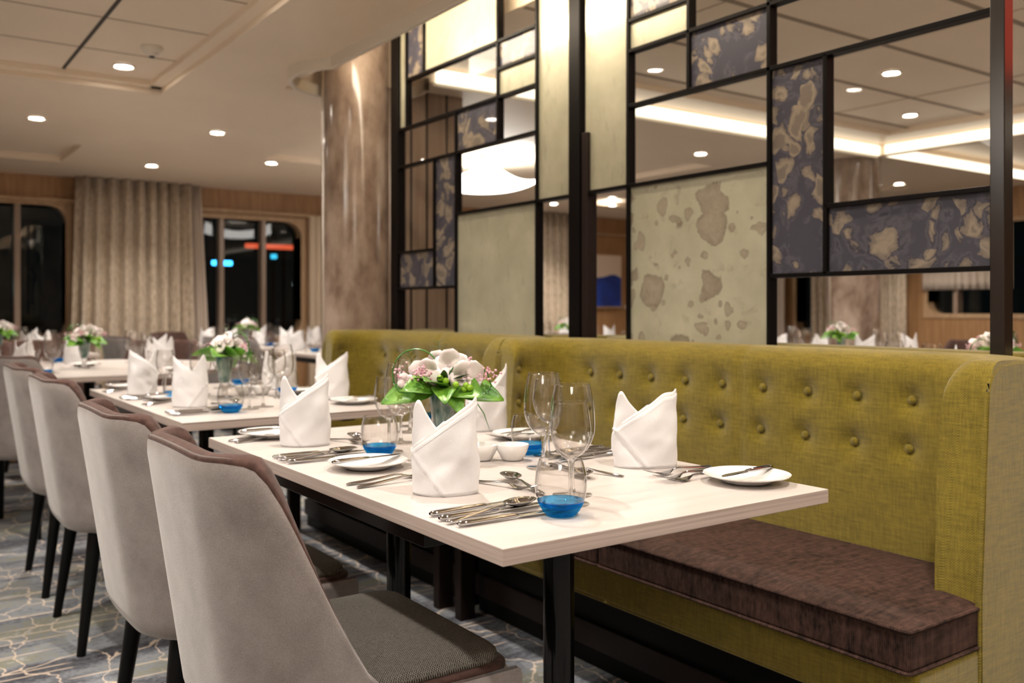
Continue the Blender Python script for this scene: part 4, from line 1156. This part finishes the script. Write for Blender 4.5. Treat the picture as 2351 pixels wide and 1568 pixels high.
# ------------------------------------------------------------------ flower arrangement (local +X = right in the photo)
def leaf_mesh(mb, base, dirv, L, Wd, droop=.3, n=9, m=5, cup=.25, mi=0, round_=1.0, roll=0):
    d = Vector(dirv).normalized(); side = d.cross(Vector((0, 0, 1)))
    if side.length < .1: side = Vector((1, 0, 0))
    side.normalize(); up = side.cross(d).normalized(); r_ = roll * side.y
    side, up = side * math.cos(r_) + up * math.sin(r_), up * math.cos(r_) - side * math.sin(r_)
    def fn(i, j):
        u = i / (n - 1); v = -1 + 2 * j / (m - 1)
        w = Wd * (math.sin(PI * min(1, u ** (.75 * round_) * .97 + .015))) ** .8 * .5
        p = Vector(base) + d * (L * u) + side * (w * v) + up * (cup * w * (v * v)) + Vector((0, 0, -droop * L * u * u))
        return tuple(p)
    return mb.grid(n, m, fn, mi)
def make_flowers(seed=2):
    def f():
        rnd = random.Random(seed)
        t = thing('flower_arrangement', 'x', 'flowers')
        prof_o = [(.030, 0), (.031, .002), (.010, .008), (.009, .022), (.015, .045), (.0215, .065), (.028, .100), (.033, .140), (.0350, .156)]
        o1, i1 = bowl_profile([(.012, .036), (.0185, .055), (.0255, .085), (.031, .125), (.0350, .156)], .0015)
        v = MB().lathe(o1 + list(reversed(i1)), 48).build('vase', M['bowl'], t, angle=180)
        MB().lathe([(.0001, 0), (.030, 0), (.031, .003), (.012, .008), (.010, .024), (.013, .037), (.0001, .040)], 40).build('vase_foot', M['crystal'], v, angle=60)
        MB().lathe([(.0165, .056), (.0235, .085), (.029, .125), (.0325, .152)], 40).build('leaf_lining', M['vaseleaf'], v, angle=180)
        zc = .160
        spec = [(-1, -.35, .05, .105, .062, .30), (-.75, -.7, .25, .085, .055, .25), (.1, -1, .15, .075, .045, .45), (.75, -.6, .15, .085, .06, .30), (1, -.1, .05, .10, .058, .28), (.6, .8, .2, .09, .06, .2),
                (-.5, .9, .2, .09, .06, .2), (-.35, -.9, .45, .075, .05, .2), (.45, -.85, .05, .07, .045, .7), (-1, .3, .3, .08, .05, .2), (1, .4, .3, .07, .05, .2)]
        for (dx, dy, dz, L, Wd, dr) in spec:
            leaf_mesh(MB(), (dx * .014, dy * .014, zc), (dx, dy, dz), L * 1.2, Wd * 1.25, dr, roll=.9).build('broad_leaf', M['leaf'], t, angle=180, solid=.0006)
        for k in range(12):
            a = rnd.uniform(0, 2 * PI); q = rnd.uniform(.3, 1)
            leaf_mesh(MB(), (.02 * math.cos(a), .02 * math.sin(a), zc + rnd.uniform(0, .02)), (math.cos(a), math.sin(a), rnd.uniform(.1, .9)), rnd.uniform(.045, .07), .018, .15).build('dark_leaf', M['leaf2'], t, angle=180, solid=.0005)
        # orchid blossoms: five petals each
        for (x, y, z, s_, tilt) in [(-.040, -.014, .188, .90, -.35), (-.010, .012, .202, .95, .2), (.018, -.010, .204, 1.0, .15), (.056, -.024, .184, .95, .6), (-.082, -.02, .170, .55, -.9), (.0, .045, .19, 1.0, 0)]:
            mb = MB()
            for k in range(5):
                a = PI / 2 + 2 * PI * k / 5 + tilt
                dv = (math.cos(a), -.22 + .3 * (k % 2), math.sin(a))
                big = 1.35 if k in (0, 1, 4) else 1.0
                d = Vector(dv).normalized(); side = Vector((math.sin(a), 0, -math.cos(a)))
                def fn(i, j, d=d, side=side, k=k):
                    u = i / 6; v_ = -1 + 2 * j / 4
                    w = .0195 * big * s_ * math.sin(PI * min(1, u ** .7 * .88 + .05)) ** .6
                    p = Vector((x, y, z)) + d * (.032 * big * s_ * u) + side * (w * v_) + Vector((0, -.012 * s_ * (u * u) - .004 * (1 - v_ * v_) + .003 * math.sin(6 * u + k), 0))
                    return tuple(p)
                mb.grid(7, 5, fn)
            mb.sphere((x, y - .008, z - .004), .005 * s_, 8, 6, sc=(1, 1.2, 1))
            mb.build('orchid', M['petal'], t, angle=180, solid=.0006)
        for (x, y, z, nn, sp) in [(-.050, -.045, .196, 26, .012), (-.036, -.05, .190, 18, .010), (-.085, -.02, .186, 16, .014), (.100, -.02, .192, 24, .013), (.055, -.03, .222, 10, .006), (.088, -.035, .180, 12, .008), (-.10, .0, .196, 10, .008)]:
            mb = MB()
            for _ in range(nn): mb.sphere((x + rnd.gauss(0, sp * .8), y + rnd.gauss(0, sp * .5), z + rnd.gauss(0, sp * .6)), rnd.uniform(.0022, .0034), 6, 4)
            mb.build('pink_cluster', M['pink'], t, angle=180)
        for (x, y, z) in [(-.004, -.052, .184), (.008, -.054, .178), (.030, -.056, .170), (.052, -.052, .168), (.060, -.054, .163), (.048, -.05, .160), (-.004, .04, .19)]:
            MB().sphere((x, y, z), .0072, 12, 8).build('green_berry', M['berry'], t, angle=180)
        # looping grass blades
        l1 = [(-.01 - .05 + .052 * math.cos(a), -.015, .190 + .055 * math.sin(a)) for a in [.05 * k * PI for k in range(1, 21)]]
        l1 = [(-.006, -.02, .158)] + l1 + [(-.108, -.02, .170), (-.095, -.028, .152), (-.06, -.03, .145)]
        MB().tube(l1, .0036, 6, flat=.5).build('grass_loop', M['grass'], t)
        l2 = [(.006, -.02, .158), (.015, -.022, .195), (.030, -.024, .214), (.055, -.024, .222), (.080, -.024, .212), (.098, -.024, .190), (.106, -.024, .165), (.098, -.026, .150), (.07, -.028, .145), (.03, -.03, .150)]
        MB().tube(l2, .0036, 6, flat=.5).build('grass_loop', M['grass'], t)
        MB().tube([(.045, -.03, .150), (.07, -.034, .135), (.090, -.034, .105), (.102, -.034, .070)], [.0016, .0014, .0012, .0004], 5).build('grass_loop', M['grass'], t)
        for (x, y, dx, dz, L) in [(-.012, 0, .0, 1, .085), (-.05, .0, -.5, 1, .075), (.01, -.01, .15, 1, .06)]:
            mb = MB(); d = Vector((dx, 0, dz)).normalized(); p0 = Vector((x, y, zc + .015))
            mb.tube([p0, p0 + d * L * .5, p0 + d * L], .0008, 5)
            for k in range(5):
                for s_ in (-1, 1):
                    leaf_mesh(mb, p0 + d * (L * (.45 + .13 * k)), (s_ * .9 + dx, .1, .5), .018, .008, .1, 5, 3)
            mb.build('twig', M['leaf2'], t, angle=180)
        return t
    return f
FL = Proto(make_flowers())

# ------------------------------------------------------------------ lay the tables
G = dict(n='white folded napkins', b='large wine glasses', s='small wine glasses', t='blue-based water tumblers', f='dinner forks', k='dinner knives', sp='spoons', p='white side plates', bk='butter knives', fl='flower arrangements')
def setting(x, y, d, where, napkin, rz=0, ov={}, tx=0):
    """d=+1: guest faces +X; positions in the guest's frame"""
    def at(dx, dy): return (x + d * (dx - .859 + tx), y + d * dy)
    def P(key, dx, dy, z=.7505):
        q = ov.get(key) or at(dx, dy); return (q[0], q[1], z)
    base = 0 if d > 0 else PI
    px, py, _ = P('n', .859, 0)
    napkin.put((px, py, .751), -YAW + rz, 'white napkin folded into two points at ' + where, G['n'])
    TU.put(P('t', .918, -.265), 0, 'water tumbler with blue base at ' + where, G['t'])
    GS.put(P('s', .982, -.210), 0, 'smaller wine glass at ' + where, G['s'])
    GB.put(P('b', 1.033, -.155), 0, 'larger wine glass at ' + where, G['b'])
    PL.put(P('p', .865, .305), 0, 'white side plate at ' + where, G['p'])
    q = P('p', .865, .305, .7665); a = base + .10
    BK.put((q[0] - .085 * math.cos(a) , q[1] - .085 * math.sin(a) , q[2]), a, 'butter knife resting on the side plate at ' + where, G['bk'])
    for k, (dx, dy, an) in enumerate([(.742, .128, .12), (.738, .165, .02)]):
        q = at(dx, dy); FK.put((q[0], q[1], .7505), base + an, ('inner' if k == 0 else 'outer') + ' fork left of the napkin at ' + where, G['f'])
    for k, (dx, dy, an) in enumerate([(.736, -.152, .05), (.733, -.186, .0), (.736, -.236, -.02)]):
        q = at(dx, dy); KN.put((q[0], q[1], .7505), base + an, ('innermost', 'middle', 'outermost')[k] + ' knife right of the napkin at ' + where, G['k'])
    q = at(.731, -.212); SP.put((q[0], q[1], .7525), base + .16, 'soup spoon among the knives at ' + where, G['sp'])
    q = at(.985, -.125); SP.put((q[0], q[1], .7515), base + PI / 2 - .22, 'dessert spoon lying above the napkin at ' + where, G['sp'], (.95, .95, .95))
    q = at(.950, .072); FK.put((q[0], q[1], .7505), base - PI / 2 + .30, 'dessert fork lying above the napkin at ' + where, G['f'], (.85, .85, .85))
tn = 'the nearest table, '
setting(.859, 1.425, 1, tn + 'near chair', NA, 0.02, {'n': (.858, 1.428), 't': (.918, 1.165), 's': (.982, 1.22), 'b': (1.033, 1.278), 'p': (.858, 1.741)})
setting(.859, 2.118, 1, tn + 'far chair', NA, .10, {'n': (.876, 2.124), 't': (.95, 1.869), 's': (.997, 1.914), 'b': (1.085, 2.02), 'p': (.859, 2.305)})
setting(1.351, 1.425, -1, tn + 'near bench seat', NC, .0, {'n': (1.351, 1.425), 't': (1.246, 1.699), 's': (1.262, 1.649), 'b': (1.158, 1.529), 'p': (1.385, 1.180)}, tx=.035)
FK.put((1.455, 1.335, .7505), PI + .06, 'third fork, closest to the napkin at the nearest table, near bench seat', G['f'])
setting(1.370, 2.09, -1, tn + 'far bench seat', NB, .55, {'n': (1.395, 2.10), 't': (1.36, 2.34), 's': (1.262, 2.285), 'b': (1.199, 2.18), 'p': (1.378, 1.90)})
tn = 'the second table, '
setting(.895, 3.16, 1, tn + 'near chair', ND, .15, {'n': (.898, 3.175), 't': (.955, 2.925), 's': (1.035, 2.98), 'b': (1.10, 3.03)})
setting(.885, 3.76, 1, tn + 'far chair', ND, .9, {'n': (.875, 3.74), 't': (.94, 3.53), 's': (.93, 3.62)})
setting(1.40, 3.16, -1, tn + 'near bench seat', NA, 0.1, {'n': (1.41, 3.16), 'b': (1.27, 3.29), 'p': (1.40, 2.95)})
setting(1.39, 3.68, -1, tn + 'far bench seat', NC, .3, {'n': (1.40, 3.66), 'p': (1.40, 3.44)})
FL.put((1.045, 1.745, .7505), -YAW, 'flower arrangement with white orchids on the nearest table', G['fl'])
FL.put((1.10, 3.44, .7505), -YAW + 2.6, 'pink and white flower arrangement on the second table', G['fl'], (1, 1, 1))
DI.put((1.135, 1.668, .7505), -YAW, 'white twin condiment dish beside the vase on the nearest table', 'twin dishes')
DI.put((1.22, 3.47, .7505), -YAW, 'white twin condiment dish on the second table', 'twin dishes')

def far_table(nm, cx, cy_, lab=None, hx=.37, hy=.66, items=None, rz=0, fl=True, cut=True):
    """table with napkins, glasses, tumblers and flowers"""
    if lab: table(lab, cx - hx, cx + hx, cy_ - hy, cy_ + hy)
    it = items or [(-.24, -.34), (-.24, .34), (.24, -.34), (.24, .34)]
    names = ['near left', 'far left', 'near right', 'far right']
    prot = [NA, NC, ND, NB]
    for k, (dx, dy) in enumerate(it):
        w = names[k] + ' seat of ' + nm
        prot[k].put((cx + dx, cy_ + dy, .751), -YAW + (k - 1.5) * .25, 'white napkin folded into points, ' + w, G['n'])
        sx = 1 if dx < 0 else -1
        TU.put((cx + dx + .06 * sx, cy_ + dy - .25 * sx, .7505), 0, 'blue-based tumbler, ' + w, G['t'])
        GB.put((cx + dx + .11 * sx, cy_ + dy - .16 * sx, .7505), 0, 'larger wine glass, ' + w, G['b'])
        GS.put((cx + dx + .02 * sx, cy_ + dy - .17 * sx, .7505), 0, 'smaller wine glass, ' + w, G['s'])
        if cut:
            PL.put((cx + dx, cy_ + dy + .28 * sx, .7505), 0, 'white side plate, ' + w, G['p'])
            b = 0 if sx > 0 else PI
            KN.put((cx + dx - .12 * sx, cy_ + dy - .17 * sx, .7505), b, 'knife, ' + w, G['k'])
            FK.put((cx + dx - .12 * sx, cy_ + dy + .15 * sx, .7505), b, 'fork, ' + w, G['f'])
    if fl: FL.put((cx, cy_, .7505), -YAW + cx, 'flower arrangement on ' + nm, G['fl'])
far_table('the eight-sided table', 1.03, 5.63, items=[(-.36, -.25), (.0, .42), (.33, -.30), (.42, .22)], fl=False)
FL.put((.99, 5.55, .7505), -YAW + 1, 'flower arrangement on the eight-sided table', G['fl'])
far_table('the left window table', .80, 7.75, 'pale table in front of the left window', .6, .5)
far_table('the distant window table', 2.75, 8.0, 'distant pale table in front of the middle window', .37, .66)
far_table('the distant table by the column', 3.0, 6.55, 'distant pale table just left of the column', .37, .60, cut=False)
far_table('the corner window table', 3.75, 7.95, 'distant pale table in front of the middle window\'s right side', .37, .6, cut=False)
far_table('the first table behind the divider', 3.45, 1.75, 'pale table right behind the divider banquette', .37, .67, cut=False)
far_table('the second table behind the divider', 3.45, 3.42, 'second pale table behind the divider', .37, .66, cut=False)
far_table('the table before the distant column', 5.35, 3.75, 'pale table seen in front of the distant column', .37, .6, cut=False)
far_table('the table before the oak dado', 5.5, 2.3, 'pale table seen in front of the oak dado', .37, .6, cut=False)
far_table('the table below the painting', 5.6, 7.0, 'distant pale table below the painting', .5, .5, cut=False)
